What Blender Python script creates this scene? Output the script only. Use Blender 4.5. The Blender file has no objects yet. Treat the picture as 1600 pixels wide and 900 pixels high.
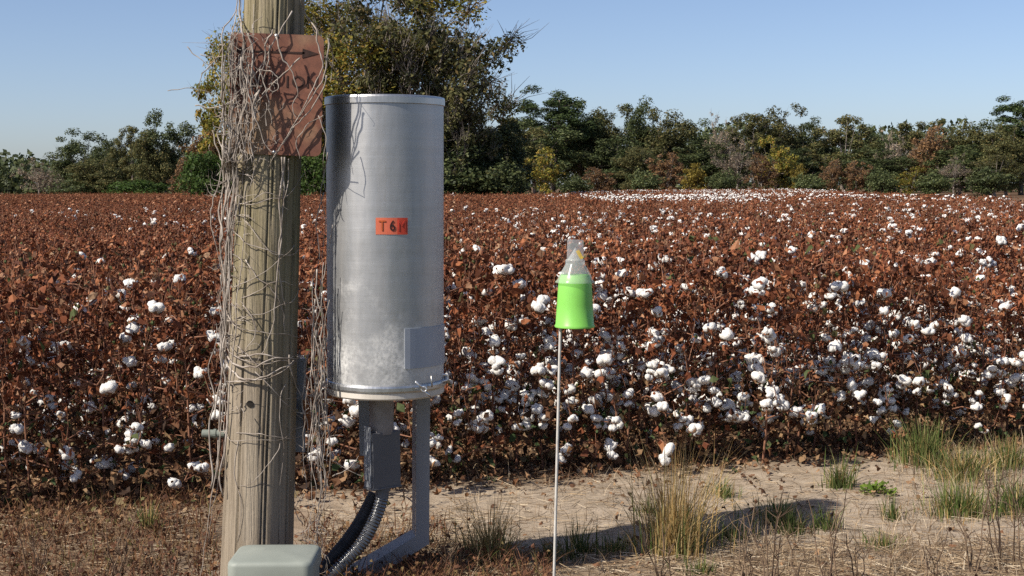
import bpy, math, random
import numpy as np
from mathutils import Vector, Matrix, noise as mnoise
R = math.radians
SC = bpy.context.scene
COL = SC.collection

# ------------------------------------------------------------------ camera
F = 2222.0                                   # focal length in pixels of the 1600 wide photograph
PITCH, ROLL, EYE = R(4.09), R(0.36), 1.5
cam_d = bpy.data.cameras.new("camera")
cam_d.sensor_width = 36.0
cam_d.lens = F / 1600 * 36
cam_d.clip_start = 0.05
cam_d.clip_end = 6000
cam = bpy.data.objects.new("camera", cam_d)
CM = Matrix.Translation((0, 0, EYE)) @ Matrix.Rotation(math.pi / 2 - PITCH, 4, 'X') @ Matrix.Rotation(-ROLL, 4, 'Z')
cam.matrix_world = CM
COL.objects.link(cam)
SC.camera = cam
CR = CM.to_3x3()

# ------------------------------------------------------------------ sky, sun, exposure
SUN_EL, SUN_AZ = R(42), R(238)               # azimuth clockwise from +Y: behind the camera, to the left
world = bpy.data.worlds.new("World")
SC.world = world
world.use_nodes = True
wn = world.node_tree.nodes
sky = wn.new("ShaderNodeTexSky")
sky.sky_type = 'NISHITA'
sky.sun_disc = False
sky.sun_elevation = SUN_EL
sky.sun_rotation = SUN_AZ
sky.altitude = 50
sky.air_density = 0.7
sky.dust_density = 1.0
sky.ozone_density = 3.5
wt = wn.new("ShaderNodeMix")                  # white balance of the camera, even over the whole sky
wt.data_type = 'RGBA'; wt.blend_type = 'MULTIPLY'; wt.inputs[0].default_value = 1.0
wt.inputs[7].default_value = (1.09, 1.0, 0.98, 1)
world.node_tree.links.new(sky.outputs[0], wt.inputs[6])
world.node_tree.links.new(wt.outputs[2], wn["Background"].inputs[0])
wn["Background"].inputs[1].default_value = 0.102
sun_d = bpy.data.lights.new("sun", 'SUN')
sun_d.energy = 5.0
sun_d.angle = R(0.53)
sun_d.color = (1.0, 0.92, 0.80)
sun = bpy.data.objects.new("sun", sun_d)
to_sun = Vector((math.sin(SUN_AZ) * math.cos(SUN_EL), math.cos(SUN_AZ) * math.cos(SUN_EL), math.sin(SUN_EL)))
sun.rotation_euler = to_sun.to_track_quat('Z', 'Y').to_euler()
sun.location = (-10, -6, 12)
COL.objects.link(sun)
SC.view_settings.view_transform = 'Standard'
SC.view_settings.look = 'None'
SC.view_settings.exposure = 0.45
SC.view_settings.gamma = 1.0
SC.cycles.use_denoising = False
SC.cycles.max_bounces = 6
SC.cycles.diffuse_bounces = 3
SC.cycles.transparent_max_bounces = 12
SC.cycles.caustics_reflective = False
SC.cycles.caustics_refractive = False

# ------------------------------------------------------------------ helpers
def P(px, py, depth):
    """world point seen at photo pixel (px,py) at world depth y = depth"""
    d = CR @ Vector(((px - 800) / F, -(py - 450) / F, -1))
    k = depth / d.y
    return Vector((0, 0, EYE)) + d * k

def G(px, py):
    """ground point (z=0) seen at a photo pixel"""
    d = CR @ Vector(((px - 800) / F, -(py - 450) / F, -1))
    k = -EYE / d.z
    return Vector((0, 0, EYE)) + d * k

class MB:
    def __init__(self):
        self.v, self.f, self.m = [], [], []
    def add(self, vs, fs, mi=0):
        b = len(self.v)
        self.v.extend([tuple(p) for p in vs])
        self.f.extend([tuple(i + b for i in f) for f in fs])
        self.m.extend([mi] * len(fs))
    def box(self, c, s, rot=None, mi=0):
        hx, hy, hz = s[0] / 2, s[1] / 2, s[2] / 2
        vs = [Vector((x, y, z)) for x in (-hx, hx) for y in (-hy, hy) for z in (-hz, hz)]
        if rot is not None:
            vs = [rot @ p for p in vs]
        vs = [p + Vector(c) for p in vs]
        self.add(vs, [(0, 1, 3, 2), (4, 6, 7, 5), (0, 4, 5, 1), (2, 3, 7, 6), (0, 2, 6, 4), (1, 5, 7, 3)], mi)
    def tube(self, pts, rad, sides=5, cap=True, mi=0):
        pts = [Vector(p) for p in pts]
        n = len(pts)
        if not hasattr(rad, '__len__'):
            rad = [rad] * n
        up = None
        vs = []
        for i in range(n):
            t = (pts[min(i + 1, n - 1)] - pts[max(i - 1, 0)])
            if t.length < 1e-9:
                t = Vector((0, 0, 1))
            t.normalize()
            if up is None:
                up = t.orthogonal().normalized()
            else:
                up = up - t * up.dot(t)
                up = up.normalized() if up.length > 1e-6 else t.orthogonal().normalized()
            b = t.cross(up)
            for k in range(sides):
                a = 2 * math.pi * k / sides
                vs.append(pts[i] + (up * math.cos(a) + b * math.sin(a)) * rad[i])
        fs = []
        for i in range(n - 1):
            for k in range(sides):
                k2 = (k + 1) % sides
                fs.append((i * sides + k, i * sides + k2, (i + 1) * sides + k2, (i + 1) * sides + k))
        if cap:
            fs.append(tuple(range(sides - 1, -1, -1)))
            fs.append(tuple((n - 1) * sides + k for k in range(sides)))
        self.add(vs, fs, mi)
    def lathe(self, prof, c=(0, 0, 0), seg=48, mi=0, close_top=False, close_bot=False):
        c = Vector(c)
        vs, fs = [], []
        n = len(prof)
        for r, z in prof:
            for k in range(seg):
                a = 2 * math.pi * k / seg
                vs.append(c + Vector((r * math.cos(a), r * math.sin(a), z)))
        for i in range(n - 1):
            for k in range(seg):
                k2 = (k + 1) % seg
                fs.append((i * seg + k, i * seg + k2, (i + 1) * seg + k2, (i + 1) * seg + k))
        if close_bot:
            fs.append(tuple(range(seg - 1, -1, -1)))
        if close_top:
            fs.append(tuple((n - 1) * seg + k for k in range(seg)))
        self.add(vs, fs, mi)
    def mesh(self, name, mats, smooth=False):
        me = bpy.data.meshes.new(name)
        me.from_pydata(self.v, [], self.f)
        for mt in (mats if isinstance(mats, (list, tuple)) else [mats]):
            me.materials.append(mt)
        if any(self.m):
            me.polygons.foreach_set("material_index", self.m)
        if smooth:
            me.polygons.foreach_set("use_smooth", [True] * len(me.polygons))
        me.update()
        return me
    def build(self, name, mats, parent=None, smooth=False):
        return link(name, self.mesh(name, mats, smooth), parent)

def link(name, me, parent=None):
    o = bpy.data.objects.new(name, me)
    COL.objects.link(o)
    if parent is not None:
        o.parent = parent
    return o

def tag(o, label=None, cat=None, group=None, kind=None):
    if label: o["label"] = label
    if cat: o["category"] = cat
    if group: o["group"] = group
    if kind: o["kind"] = kind
    return o

def empty(name, loc, label=None, cat=None, group=None):
    o = bpy.data.objects.new(name, None)
    o.location = loc
    o.empty_display_size = 0.1
    COL.objects.link(o)
    return tag(o, label, cat, group)

def part(mb, name, mats, root, smooth=False):
    """mesh given in world space, parented to a root empty (un-rotated)"""
    L = root.location
    mb.v = [(p[0] - L.x, p[1] - L.y, p[2] - L.z) for p in mb.v]
    return mb.build(name, mats, root, smooth)

def arr_mesh(name, verts, nper, mats):
    """verts (N*nper,3) numpy -> mesh of N separate n-gons"""
    n = len(verts) // nper
    me = bpy.data.meshes.new(name)
    me.vertices.add(len(verts))
    me.vertices.foreach_set("co", np.ascontiguousarray(verts, dtype=np.float32).ravel())
    me.loops.add(len(verts))
    me.loops.foreach_set("vertex_index", np.arange(len(verts), dtype=np.int32))
    me.polygons.add(n)
    me.polygons.foreach_set("loop_start", np.arange(0, len(verts), nper, dtype=np.int32))
    me.polygons.foreach_set("loop_total", np.full(n, nper, dtype=np.int32))
    for mt in (mats if isinstance(mats, (list, tuple)) else [mats]):
        me.materials.append(mt)
    me.update(calc_edges=True)
    return me

def cat(pts, n=8):
    """Catmull-Rom through points"""
    pts = [Vector(p) for p in pts]
    if len(pts) < 3:
        return [pts[0].lerp(pts[-1], i / n) for i in range(n + 1)]
    q = [pts[0] * 2 - pts[1]] + pts + [pts[-1] * 2 - pts[-2]]
    out = []
    for i in range(1, len(q) - 2):
        for k in range(n):
            t = k / n
            a, b, c, d = q[i - 1], q[i], q[i + 1], q[i + 2]
            out.append(0.5 * ((2 * b) + (c - a) * t + (2 * a - 5 * b + 4 * c - d) * t * t + (3 * b - a - 3 * c + d) * t ** 3))
    out.append(pts[-1])
    return out

# ------------------------------------------------------------------ materials
class NT:
    def __init__(self, name):
        self.m = bpy.data.materials.new(name)
        self.m.use_nodes = True
        self.t = self.m.node_tree
        self.n = self.t.nodes
        self.p = self.n["Principled BSDF"]
        self.out = self.n["Material Output"]
    def new(self, typ, **kw):
        nd = self.n.new(typ)
        for k, v in kw.items():
            setattr(nd, k, v)
        return nd
    def l(self, a, b):
        self.t.links.new(a, b)
    def coords(self, kind='Object', scale=(1, 1, 1)):
        tc = self.new("ShaderNodeTexCoord")
        mp = self.new("ShaderNodeMapping")
        mp.inputs['Scale'].default_value = scale
        self.l(tc.outputs[kind], mp.inputs[0])
        return mp.outputs[0]
    def noise(self, vec, scale, detail=4, rough=0.55):
        nd = self.new("ShaderNodeTexNoise")
        nd.inputs['Scale'].default_value = scale
        nd.inputs['Detail'].default_value = detail
        nd.inputs['Roughness'].default_value = rough
        self.l(vec, nd.inputs['Vector'])
        return nd.outputs['Fac']
    def ramp(self, fac, stops, interp='LINEAR'):
        nd = self.new("ShaderNodeValToRGB")
        nd.color_ramp.interpolation = interp
        el = nd.color_ramp.elements
        while len(el) < len(stops):
            el.new(0.5)
        for e, (p, c) in zip(el, stops):
            e.position = p
            e.color = (c[0], c[1], c[2], 1) if hasattr(c, '__len__') else (c, c, c, 1)
        self.l(fac, nd.inputs[0])
        return nd.outputs[0]
    def mix(self, fac, a, b, mode='MIX'):
        nd = self.new("ShaderNodeMix", data_type='RGBA', blend_type=mode)
        if isinstance(fac, (int, float)): nd.inputs[0].default_value = fac
        else: self.l(fac, nd.inputs[0])
        for s, x in ((6, a), (7, b)):
            if hasattr(x, '__len__'): nd.inputs[s].default_value = (x[0], x[1], x[2], 1)
            else: self.l(x, nd.inputs[s])
        return nd.outputs[2]
    def math(self, op, a, b=None, clamp=False):
        nd = self.new("ShaderNodeMath", operation=op, use_clamp=clamp)
        for i, x in enumerate((a, b)):
            if x is None: continue
            if isinstance(x, (int, float)): nd.inputs[i].default_value = x
            else: self.l(x, nd.inputs[i])
        return nd.outputs[0]
    def bump(self, h, strength=0.4, dist=0.01):
        nd = self.new("ShaderNodeBump")
        nd.inputs['Strength'].default_value = strength
        nd.inputs['Distance'].default_value = dist
        self.l(h, nd.inputs['Height'])
        self.l(nd.outputs[0], self.p.inputs['Normal'])
        return nd.outputs[0]
    def set(self, **kw):
        for k, v in kw.items():
            k = k.replace('_', ' ')
            i = self.p.inputs[k]
            if isinstance(v, (int, float)): i.default_value = v
            elif hasattr(v, '__len__'): i.default_value = (v[0], v[1], v[2], 1)
            else: self.l(v, i)

def leaf_mat(name, stops, trans=0.3, rough=0.75, vary=0.35):
    """colour from a random value of each leaf, a little different on each plant"""
    t = NT(name)
    g = t.new("ShaderNodeNewGeometry")
    oi = t.new("ShaderNodeObjectInfo")
    c = t.ramp(g.outputs['Random Per Island'], stops)
    hs = t.new("ShaderNodeHueSaturation")
    mr = t.new("ShaderNodeMapRange")
    mr.inputs[3].default_value = 1 - vary
    mr.inputs[4].default_value = 1 + vary
    t.l(oi.outputs['Random'], mr.inputs[0])
    t.l(mr.outputs[0], hs.inputs['Value'])
    t.l(c, hs.inputs['Color'])
    col = hs.outputs[0]
    t.set(Base_Color=col, Roughness=rough)
    t.p.inputs['Specular IOR Level'].default_value = 0.25
    if trans:
        tr = t.new("ShaderNodeBsdfTranslucent")
        t.l(col, tr.inputs[0])
        mx = t.new("ShaderNodeMixShader")
        mx.inputs[0].default_value = trans
        t.l(t.p.outputs[0], mx.inputs[1]); t.l(tr.outputs[0], mx.inputs[2])
        t.l(mx.outputs[0], t.out.inputs[0])
    return t.m

def rough_mat(name, a, b, scale=20, rough=0.85, bump=0.3, bd=0.004, aniso=(1, 1, 1), metal=0.0, spec=0.3):
    t = NT(name)
    v = t.coords('Object', aniso)
    n = t.noise(v, scale, 5)
    t.set(Base_Color=t.ramp(n, [(0.3, a), (0.7, b)]), Roughness=rough, Metallic=metal)
    t.p.inputs['Specular IOR Level'].default_value = spec
    if bump: t.bump(n, bump, bd)
    return t.m

M = {}
M['dry_leaf'] = leaf_mat('dry_cotton_leaf', [(0.0, (0.048, 0.018, 0.011)), (0.25, (0.114, 0.037, 0.018)), (0.55, (0.220, 0.072, 0.032)),
                          (0.80, (0.317, 0.123, 0.053)), (0.95, (0.370, 0.229, 0.141)), (0.972, (0.088, 0.088, 0.031)), (1.0, (0.062, 0.088, 0.026))], 0.25)
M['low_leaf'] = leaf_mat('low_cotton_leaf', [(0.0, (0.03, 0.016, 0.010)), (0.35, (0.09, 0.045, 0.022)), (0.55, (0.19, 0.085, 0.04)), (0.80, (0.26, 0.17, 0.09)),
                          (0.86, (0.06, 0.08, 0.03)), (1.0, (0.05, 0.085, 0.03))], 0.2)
M['stalk'] = rough_mat('cotton_stalk', (0.13, 0.055, 0.034), (0.30, 0.15, 0.09), 30)
M['bur'] = rough_mat('cotton_bur', (0.12, 0.06, 0.035), (0.28, 0.16, 0.09), 40)
def _cotton():
    t = NT('cotton_lint')
    v = t.coords('Object')
    n = t.noise(v, 60, 5, 0.7)
    n2 = t.noise(v, 220, 3, 0.7)
    t.set(Base_Color=t.ramp(n, [(0.25, (0.66, 0.62, 0.56)), (0.6, (0.84, 0.83, 0.80))]), Roughness=1.0)
    t.p.inputs['Specular IOR Level'].default_value = 0.05
    t.p.inputs['Sheen Weight'].default_value = 0.3
    t.bump(t.math('ADD', n, n2), 0.8, 0.008)
    return t.m
M['lint'] = _cotton()
M['vine'] = rough_mat('dead_vine_bark', (0.17, 0.135, 0.11), (0.46, 0.41, 0.36), 25, 0.8)
M['twig_grey'] = rough_mat('grey_bark', (0.12, 0.10, 0.085), (0.34, 0.30, 0.26), 3, 0.9)
M['bark'] = rough_mat('tree_bark', (0.07, 0.055, 0.045), (0.20, 0.165, 0.135), 4, 0.9)
M['cr_dark'] = leaf_mat('evergreen_leaf', [(0, (0.026, 0.039, 0.014)), (0.5, (0.062, 0.083, 0.030)), (1, (0.126, 0.141, 0.053))], 0.25, 0.6, 0.25)
M['cr_pine'] = leaf_mat('pine_needle', [(0, (0.024, 0.042, 0.014)), (0.5, (0.052, 0.082, 0.026)), (1, (0.096, 0.133, 0.042))], 0.2, 0.6, 0.2)
M['cr_olive'] = leaf_mat('olive_leaf', [(0, (0.041, 0.047, 0.018)), (0.5, (0.098, 0.103, 0.039)), (0.9, (0.171, 0.157, 0.057)), (1, (0.231, 0.164, 0.061))], 0.3, 0.7, 0.25)
M['cr_green'] = leaf_mat('bright_green_leaf', [(0, (0.025, 0.044, 0.011)), (0.5, (0.056, 0.109, 0.023)), (1, (0.113, 0.167, 0.041))], 0.35, 0.6, 0.2)
M['cr_yellow'] = leaf_mat('yellow_leaf', [(0, (0.083, 0.071, 0.016)), (0.5, (0.184, 0.142, 0.026)), (1, (0.284, 0.209, 0.042))], 0.35, 0.7, 0.2)
M['cr_gold'] = leaf_mat('autumn_gold_leaf', [(0, (0.066, 0.085, 0.020)), (0.35, (0.174, 0.177, 0.032)), (0.7, (0.293, 0.246, 0.041)), (1, (0.333, 0.192, 0.043))], 0.35, 0.7, 0.2)
M['cr_rust'] = leaf_mat('rust_leaf', [(0, (0.080, 0.048, 0.030)), (0.5, (0.168, 0.096, 0.047)), (1, (0.266, 0.154, 0.068))], 0.3, 0.75, 0.25)
M['cr_bare'] = leaf_mat('faded_leaf', [(0, (0.123, 0.096, 0.071)), (0.5, (0.234, 0.184, 0.136)), (1, (0.345, 0.258, 0.173))], 0.2, 0.85, 0.25)
M['grass_green'] = leaf_mat('green_grass_blade', [(0, (0.05, 0.075, 0.02)), (0.6, (0.10, 0.14, 0.035)), (1, (0.25, 0.24, 0.10))], 0.3)
M['grass_dry'] = leaf_mat('dry_grass_blade', [(0, (0.24, 0.15, 0.055)), (0.5, (0.42, 0.29, 0.12)), (0.85, (0.52, 0.40, 0.20)), (1, (0.14, 0.16, 0.05))], 0.3)
M['straw'] = leaf_mat('straw', [(0, (0.08, 0.052, 0.032)), (0.4, (0.17, 0.115, 0.068)), (0.8, (0.30, 0.225, 0.14)), (1, (0.46, 0.39, 0.29))], 0.15)
M['litter'] = leaf_mat('fallen_leaf', [(0, (0.06, 0.03, 0.017)), (0.5, (0.18, 0.085, 0.042)), (0.85, (0.32, 0.19, 0.10)), (1, (0.40, 0.30, 0.19))], 0.15)
M['weed'] = leaf_mat('dead_weed', [(0, (0.045, 0.028, 0.019)), (0.5, (0.11, 0.072, 0.048)), (1, (0.20, 0.14, 0.09))], 0.1)
M['red_weed'] = leaf_mat('red_brown_weed', [(0, (0.06, 0.025, 0.015)), (0.5, (0.17, 0.075, 0.04)), (0.85, (0.27, 0.15, 0.07)), (1, (0.12, 0.13, 0.045))], 0.2)

EDGE_A = R(16.8)                               # the field's front edge and its rows
EO = Vector((0.0, 7.36, 0)); ED = Vector((math.cos(EDGE_A), math.sin(EDGE_A), 0)); EN = Vector((-math.sin(EDGE_A), math.cos(EDGE_A), 0))
def edge_dist(x, y):
    return (x - EO.x) * EN.x + (y - EO.y) * EN.y

def _ground():
    t = NT('sandy_soil')
    tc = t.new("ShaderNodeTexCoord")
    obj = tc.outputs['Object']
    n1 = t.noise(obj, 1.3, 5)
    n2 = t.noise(obj, 9.0, 6, 0.65)
    n3 = t.noise(obj, 90.0, 4, 0.7)
    sand = t.ramp(n2, [(0.28, (0.21, 0.165, 0.118)), (0.55, (0.345, 0.28, 0.21)), (0.75, (0.43, 0.36, 0.28))])
    brown = t.ramp(n2, [(0.3, (0.075, 0.045, 0.027)), (0.65, (0.17, 0.105, 0.06))])
    sep = t.new("ShaderNodeSeparateXYZ"); t.l(obj, sep.inputs[0])
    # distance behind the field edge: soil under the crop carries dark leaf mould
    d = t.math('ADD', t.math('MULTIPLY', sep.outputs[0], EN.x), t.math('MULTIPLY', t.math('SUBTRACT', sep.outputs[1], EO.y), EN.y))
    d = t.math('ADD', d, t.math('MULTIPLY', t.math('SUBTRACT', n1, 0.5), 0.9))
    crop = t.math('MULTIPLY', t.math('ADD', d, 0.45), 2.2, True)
    # weedy brown verge to the left
    lx = t.math('ADD', t.math('MULTIPLY', t.math('ADD', sep.outputs[0], 0.75), -1.3), t.math('MULTIPLY', t.math('SUBTRACT', n1, 0.5), 2.5), True)
    ny = t.math('ADD', t.math('MULTIPLY', t.math('SUBTRACT', 5.75, sep.outputs[1]), 2.0), t.math('MULTIPLY', t.math('SUBTRACT', n1, 0.5), 3.0), True)
    verge = t.math('MAXIMUM', t.math('MULTIPLY', lx, 0.9), t.math('MULTIPLY', ny, 0.65))
    verge = t.math('MULTIPLY', verge, t.math('ADD', 0.45, n2), True)
    fac = t.math('MAXIMUM', crop, verge)
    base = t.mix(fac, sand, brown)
    unseen_turf = t.ramp(n2, [(0.3, (0.05, 0.055, 0.022)), (0.65, (0.13, 0.115, 0.055))])      # dark rough grass added out of view to cut light bouncing off the ground
    out = t.math('ADD', t.math('SUBTRACT', 4.9, sep.outputs[1]), t.math('MULTIPLY', t.math('SUBTRACT', n1, .5), 1.6), True)
    base = t.mix(out, base, unseen_turf)
    base = t.mix(t.math('MULTIPLY', t.math('GREATER_THAN', n3, 0.63), 0.55), base, (0.12, 0.08, 0.05))
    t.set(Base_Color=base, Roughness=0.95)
    t.p.inputs['Specular IOR Level'].default_value = 0.15
    t.bump(t.math('ADD', n2, t.math('MULTIPLY', n3, 0.35)), 0.7, 0.02)
    return t.m
M['ground'] = _ground()

# ------------------------------------------------------------------ ground
def gz(x, y):
    near = max(0.0, 1 - max(0, abs(x) - 5) / 6) * max(0.0, 1 - max(0, y - 10) / 8)
    if near <= 0: return 0.0
    v = mnoise.noise((x * 0.55, y * 0.55, 1.7)) * 0.035 + mnoise.noise((x * 2.1, y * 2.6, 4.1)) * 0.014
    v += mnoise.noise((x * 7, y * 7, 9.3)) * 0.009 + mnoise.noise((x * 13, y * 13, 2.3)) * 0.007
    return v * near

def axis(lo, hi, step, far, grow=1.35):
    a = list(np.arange(lo, hi + 1e-6, step))
    s = step; p = a[-1]
    while p < far: s *= grow; p += s; a.append(p)
    s = step; p = a[0]
    while p > -far: s *= grow; p -= s; a.insert(0, p)
    return a
gx, gy = axis(-4.4, 5.2, 0.045, 3000), axis(3.2, 10.4, 0.045, 3000)
gm = MB()
gm.v = [(x, y, gz(x, y)) for y in gy for x in gx]
nx = len(gx)
gm.f = [(j * nx + i, j * nx + i + 1, (j + 1) * nx + i + 1, (j + 1) * nx + i) for j in range(len(gy) - 1) for i in range(nx - 1)]
gm.m = [0] * len(gm.f)
tag(gm.build('ground', M['ground'], None, True), kind='structure')

# ------------------------------------------------------------------ trees
def unit(rng, n):
    v = rng.normal(size=(n, 3))
    return v / (np.linalg.norm(v, axis=1, keepdims=True) + 1e-9)

def leaf_quads(rng, c, nrm, size, asp=0.55):
    """diamond leaves round centres c with normals nrm"""
    n = len(c)
    t = np.cross(nrm, unit(rng, n)); t /= np.linalg.norm(t, axis=1, keepdims=True) + 1e-9
    b = np.cross(nrm, t)
    s = size * rng.uniform(0.55, 1.4, (n, 1))
    out = np.empty((n, 4, 3))
    out[:, 0] = c - t * s; out[:, 1] = c + b * s * asp; out[:, 2] = c + t * s; out[:, 3] = c - b * s * asp
    return out.reshape(-1, 3)

def make_tree(seed, H, W, base, leaf, nleaf, kind='broad', twigs=0, trunk_r=None):
    """returns (trunk builder, crown vertex array) standing on the origin"""
    rng = np.random.default_rng(seed)
    rnd = random.Random(seed)
    tb = MB()
    r0 = trunk_r or H * 0.017
    nst = 1 if kind != 'bush' else 5
    ends = []
    cz, rz = (H + base) / 2, (H - base) / 2
    for s in range(nst):
        lean = Vector((rnd.uniform(-.06, .06), rnd.uniform(-.06, .06), 1)) if nst == 1 else Vector((rnd.uniform(-.5, .5), rnd.uniform(-.5, .5), 1))
        top = H * (0.9 if kind == 'pine' else 0.72)
        pts = [Vector((lean.x * z + rnd.uniform(-.012, .012) * H * (z > 0), lean.y * z + rnd.uniform(-.012, .012) * H * (z > 0), z)) for z in np.linspace(-0.3, top, 8)]
        pts = cat(pts, 2)
        n = len(pts)
        tb.tube(pts, [r0 * (1 - 0.78 * i / (n - 1)) * (1.35 if i == 0 else 1) for i in range(n)], 7)
        nl = {'broad': 11, 'pine': 20, 'bush': 5, 'sparse': 13}[kind]
        for k in range(nl):
            f = rnd.uniform(0.28, 0.97) if kind != 'pine' else rnd.uniform(0.5, 1.0)
            p = pts[int(f * (n - 1))]
            a = k * 2.4 + rnd.uniform(-.4, .4)
            zt = base + (H - base) * rnd.uniform(0.12, 0.98)
            zt = max(zt, p.z + 0.03 * H) if kind != 'pine' else p.z + rnd.uniform(-.02, .07) * H
            e = math.sqrt(max(0.06, 1 - ((zt - cz) / rz) ** 2)) if kind != 'pine' else 0.45 + 0.55 * (1 - ((f - .75) / .35) ** 2)
            rr = W * 0.46 * e * rnd.uniform(0.45, 0.95)
            q = Vector((math.cos(a) * rr, math.sin(a) * rr, zt))
            mid = p.lerp(q, 0.5) + Vector((0, 0, -0.03 * H if kind != 'pine' else 0))
            lp = cat([p, mid, q], 4)
            rl = r0 * 0.42 * (1 - f * 0.5)
            tb.tube(lp, [rl * (1 - 0.8 * i / (len(lp) - 1)) for i in range(len(lp))], 5)
            ends.append(q)
            for s2 in range(3 if kind != 'pine' else 1):
                p2 = lp[rnd.randint(2, len(lp) - 2)]
                q2 = p2 + Vector((rnd.uniform(-1, 1), rnd.uniform(-1, 1), rnd.uniform(-.2, 1))) * W * 0.17
                tb.tube([p2, p2.lerp(q2, .5) + Vector((0, 0, rnd.uniform(-.02, .02) * H)), q2], [rl * .4, rl * .28, rl * .1], 4)
                ends.append(q2)
    ends_np = np.array([tuple(e) for e in ends])
    # extra clump centres spread over an uneven envelope
    ne = {'broad': 64, 'pine': 46, 'bush': 34, 'sparse': 34}[kind]
    ph = rng.uniform(0, 6.28, 4)
    u = unit(rng, ne)
    rad = 0.35 + 0.65 * rng.uniform(0, 1, (ne, 1)) ** 0.6
    lob = 1 + 0.22 * np.sin(3 * np.arctan2(u[:, 1:2], u[:, 0:1]) + ph[0]) + 0.15 * np.sin(5 * u[:, 2:3] + ph[1])
    ex = u * rad * lob * np.array([W * .43, W * .43, rz * .88]) + np.array([0, 0, cz])
    if kind == 'pine': ex[:, 2] = np.clip(ex[:, 2], H * .55, H)
    cl = np.concatenate([ends_np, ex])
    cr = W * rng.uniform(0.05, 0.125, len(cl)) * {'broad': 1.0, 'pine': .85, 'bush': 1.1, 'sparse': .8}[kind]
    wts = cr ** 2; wts /= wts.sum()
    pick = rng.choice(len(cl), nleaf, p=wts)
    d = unit(rng, nleaf)
    rr = rng.uniform(0, 1, (nleaf, 1)) ** 0.42
    sq = np.array([1.1, 1.1, 0.95 if kind != 'pine' else 0.8])
    off = d * rr * sq * cr[pick][:, None]
    c = cl[pick] + off
    c[:, 2] = np.maximum(c[:, 2], 0.1)
    nrm = d * 0.7 + np.array([0, 0, 0.35]) + unit(rng, nleaf) * 0.75
    nrm /= np.linalg.norm(nrm, axis=1, keepdims=True)
    crown = leaf_quads(rng, c, nrm, leaf, 0.5 if kind != 'pine' else 0.3)
    # fine twigs
    for k in range(twigs):
        b = cl[rng.integers(len(cl))]
        p = Vector(b)
        dr = Vector((p.x, p.y, (p.z - base * .6) * 1.1)).normalized() + Vector(tuple(rng.uniform(-.7, .7, 3)))
        ln = W * rng.uniform(.06, .16)
        q = p + dr.normalized() * ln
        mid = p.lerp(q, .5) + Vector(tuple(rng.uniform(-.12, .12, 3))) * ln
        tb.tube([p - dr.normalized() * ln * .5, mid, q], [r0 * .09, r0 * .06, r0 * .02], 3, False)
    return tb, crown

TREE_KINDS = {   # kind: (H, W, base, leaf, nleaf, form, twigs, crown material, bark)
    'evergreen': (14, 10, 0.6, 0.17, 17000, 'broad', 30, 'cr_dark', 'bark'),
    'evergreen_b': (13, 11, 0.5, 0.17, 17000, 'broad', 30, 'cr_dark', 'bark'),
    'olive': (13, 9.5, 0.5, 0.16, 16000, 'broad', 60, 'cr_olive', 'bark'),
    'olive_b': (14, 9, 1.0, 0.15, 13000, 'sparse', 120, 'cr_olive', 'twig_grey'),
    'pine': (17, 9, 8.0, 0.19, 14000, 'pine', 20, 'cr_pine', 'bark'),
    'bare': (12, 8, 2.0, 0.15, 2200, 'sparse', 420, 'cr_bare', 'twig_grey'),
    'gold': (9, 7, 1.0, 0.17, 4200, 'sparse', 120, 'cr_gold', 'twig_grey'),
    'rust': (8, 6.5, 0.6, 0.16, 4200, 'sparse', 200, 'cr_rust', 'twig_grey'),
    'yellow': (5, 4.5, 0.2, 0.15, 3800, 'bush', 20, 'cr_yellow', 'bark'),
    'bush': (4.5, 6, 0.1, 0.17, 4500, 'bush', 20, 'cr_dark', 'bark'),
    'green': (5, 6, 0.1, 0.16, 5200, 'bush', 10, 'cr_green', 'bark'),
}
PROTO = {}
for i, (k, (H, W, b, lf, nl, form, tw, cm, bk)) in enumerate(TREE_KINDS.items()):
    tb, cv = make_tree(100 + i, H, W, b, lf, nl, form, tw)
    PROTO[k] = (tb.mesh('tree_trunk', M[bk], True), arr_mesh('tree_crown', cv, 4, M[cm]), H, W)

def tree(kind, px, top, wpx, depth, label, group=None, name='tree', rz=None, meshes=None):
    me_t, me_c, H, W = meshes or PROTO[kind]
    g = P(px, 292, depth)
    h = P(px, top, depth).z
    w = wpx * depth / F
    o = empty(name, (g.x, depth, 0), label, 'tree' if 'bush' not in name else 'bush', group)
    o.rotation_euler.z = rz if rz is not None else (px * 0.37) % 6.28
    o.scale = (w / W, w / W, h / H)
    link('trunk', me_t, o); link('crown', me_c, o)
    return o

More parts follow.
